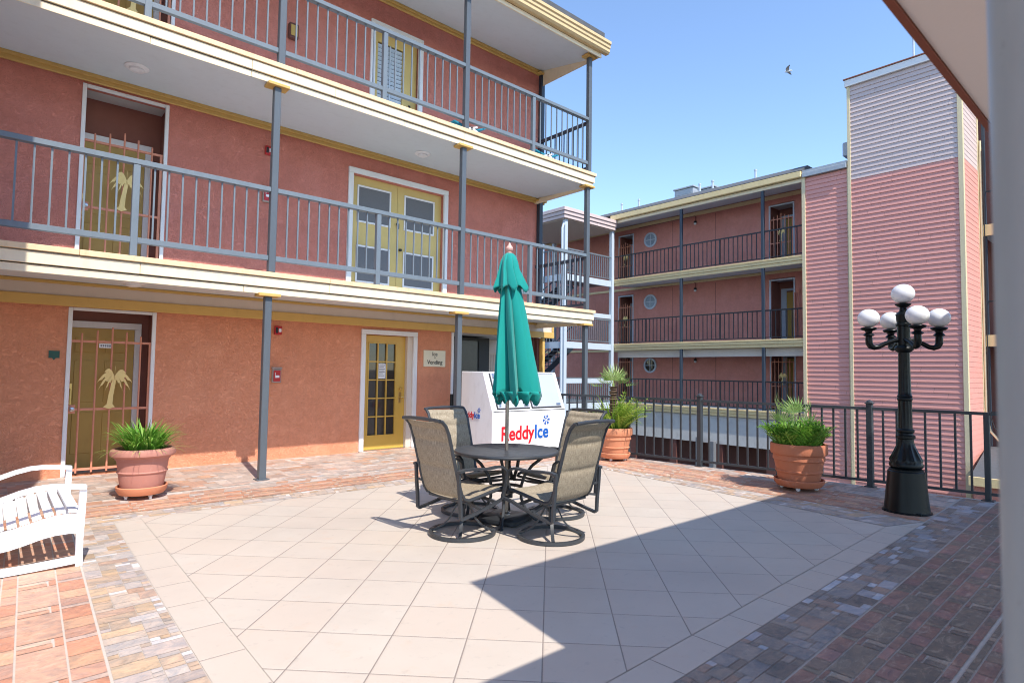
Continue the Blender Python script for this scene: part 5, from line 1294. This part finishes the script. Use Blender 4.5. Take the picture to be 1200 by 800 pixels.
for i in range(36): pr.append((.062 + (.016 if i % 2 else -.012) + .012 * math.sin(i * 1.3), -.02 + i * .023))
b.lathe(pr, 14); b.build('trunk', M['trunk'], g, off=ZERO, smooth=False)
b = Leafy()
for az, e, st_, rd in ((135, 8, .22, .27), (-50, 12, .24, .28), (230, 84, .14, .31), (60, 80, .16, .31), (120, 62, .18, .28), (-40, 60, .18, .28), (200, 50, .18, .26), (20, 45, .2, .26), (280, 30, .2, .24), (170, 28, .2, .24)):
    b.fan((0, 0, .76), R(az), st_, rd, R(e), rnd.uniform(.35, .85), rnd, spread=88, nl=15)
b.done('crown', M['palm_leaf'], g)
g = thing('fern_plant', 'deep green fern filling the dark red pot', 'fern', (8.38, 3.55, zR))
b = Leafy()
for k in range(120):
    a = rnd.uniform(0, 2 * math.pi); r_ = .26 * math.sqrt(rnd.random())
    b.frond((r_ * math.cos(a), r_ * math.sin(a), -.02), a + rnd.uniform(-.7, .7), rnd.uniform(.26, .46), R(rnd.uniform(54, 90)), R(rnd.uniform(15, 70)), rnd.uniform(.05, .75), rnd, lw=.115, n=7, w=.046)
for k in range(60):
    a = rnd.uniform(0, 2 * math.pi); r_ = .27 * math.sqrt(rnd.random())
    b.blade((r_ * math.cos(a), r_ * math.sin(a), -.02), a + rnd.uniform(-.5, .5), rnd.uniform(.30, .55), rnd.uniform(.03, .045), R(rnd.uniform(50, 90)), R(rnd.uniform(20, 80)), rnd.uniform(.2, .8), n=6)
b.done('fronds', M['fern_leaf'], g)
g = thing('fan_palm', 'young fan palm leaves standing above the deep green fern', 'palm', (8.42, 3.66, zR))
b = Leafy()
for az, e, st_, rd in ((120, 74, .50, .32), (285, 70, .48, .32), (170, 62, .40, .28), (20, 74, .46, .28), (240, 84, .48, .28), (330, 55, .40, .26)):
    b.fan((0, 0, 0), R(az), st_, rd, R(e), rnd.uniform(.35, .7), rnd, spread=66, nl=13)
b.done('fans', M['palm_leaf'], g)

# ================================================================== BIRD
bd_ = thing('seagull', 'white gull with dark wing tips gliding in the blue sky', 'bird', (39.5, 17.2, 22.0), R(20)); bd_.scale = (.75, .75, .75)
b = MB(); b.lathe([(.0, -.30), (.05, -.24), (.10, -.08), (.11, .05), (.07, .20), (.075, .26), (.04, .33), (0, .37)], 14)
bmesh.ops.rotate(b.bm, verts=b.bm.verts, cent=ZERO, matrix=Matrix.Rotation(R(90), 3, 'X')); b.build('body', M['bird'], bd_, off=ZERO)
for s in (-1, 1):
    b = MB(); b.mi = 0
    ribs = [(.06, .14, -.12, .02), (.30, .16, -.12, .10), (.55, .06, -.16, .12), (.85, -.10, -.24, .08)]
    for (x0, f0, r0, z0), (x1, f1, r1, z1) in zip(ribs, ribs[1:]):
        b.poly([(s * x0, f0, z0), (s * x1, f1, z1), (s * x1, r1, z1), (s * x0, r0, z0)]); b.poly([(s * x0, f0, z0 + .015), (s * x1, f1, z1 + .01), (s * x1, r1, z1 + .01), (s * x0, r0, z0 + .015)])
    wg = b.build('wing', M['bird'], bd_, off=ZERO)
    b = MB(); b.poly([(s * .56, .055, .125), (s * 1.05, -.24, .06), (s * .62, -.19, .12)]); b.poly([(s * .56, .055, .145), (s * 1.05, -.24, .075), (s * .62, -.19, .14)]); b.build('wing_tip', M['bird_dark'], wg, off=ZERO)
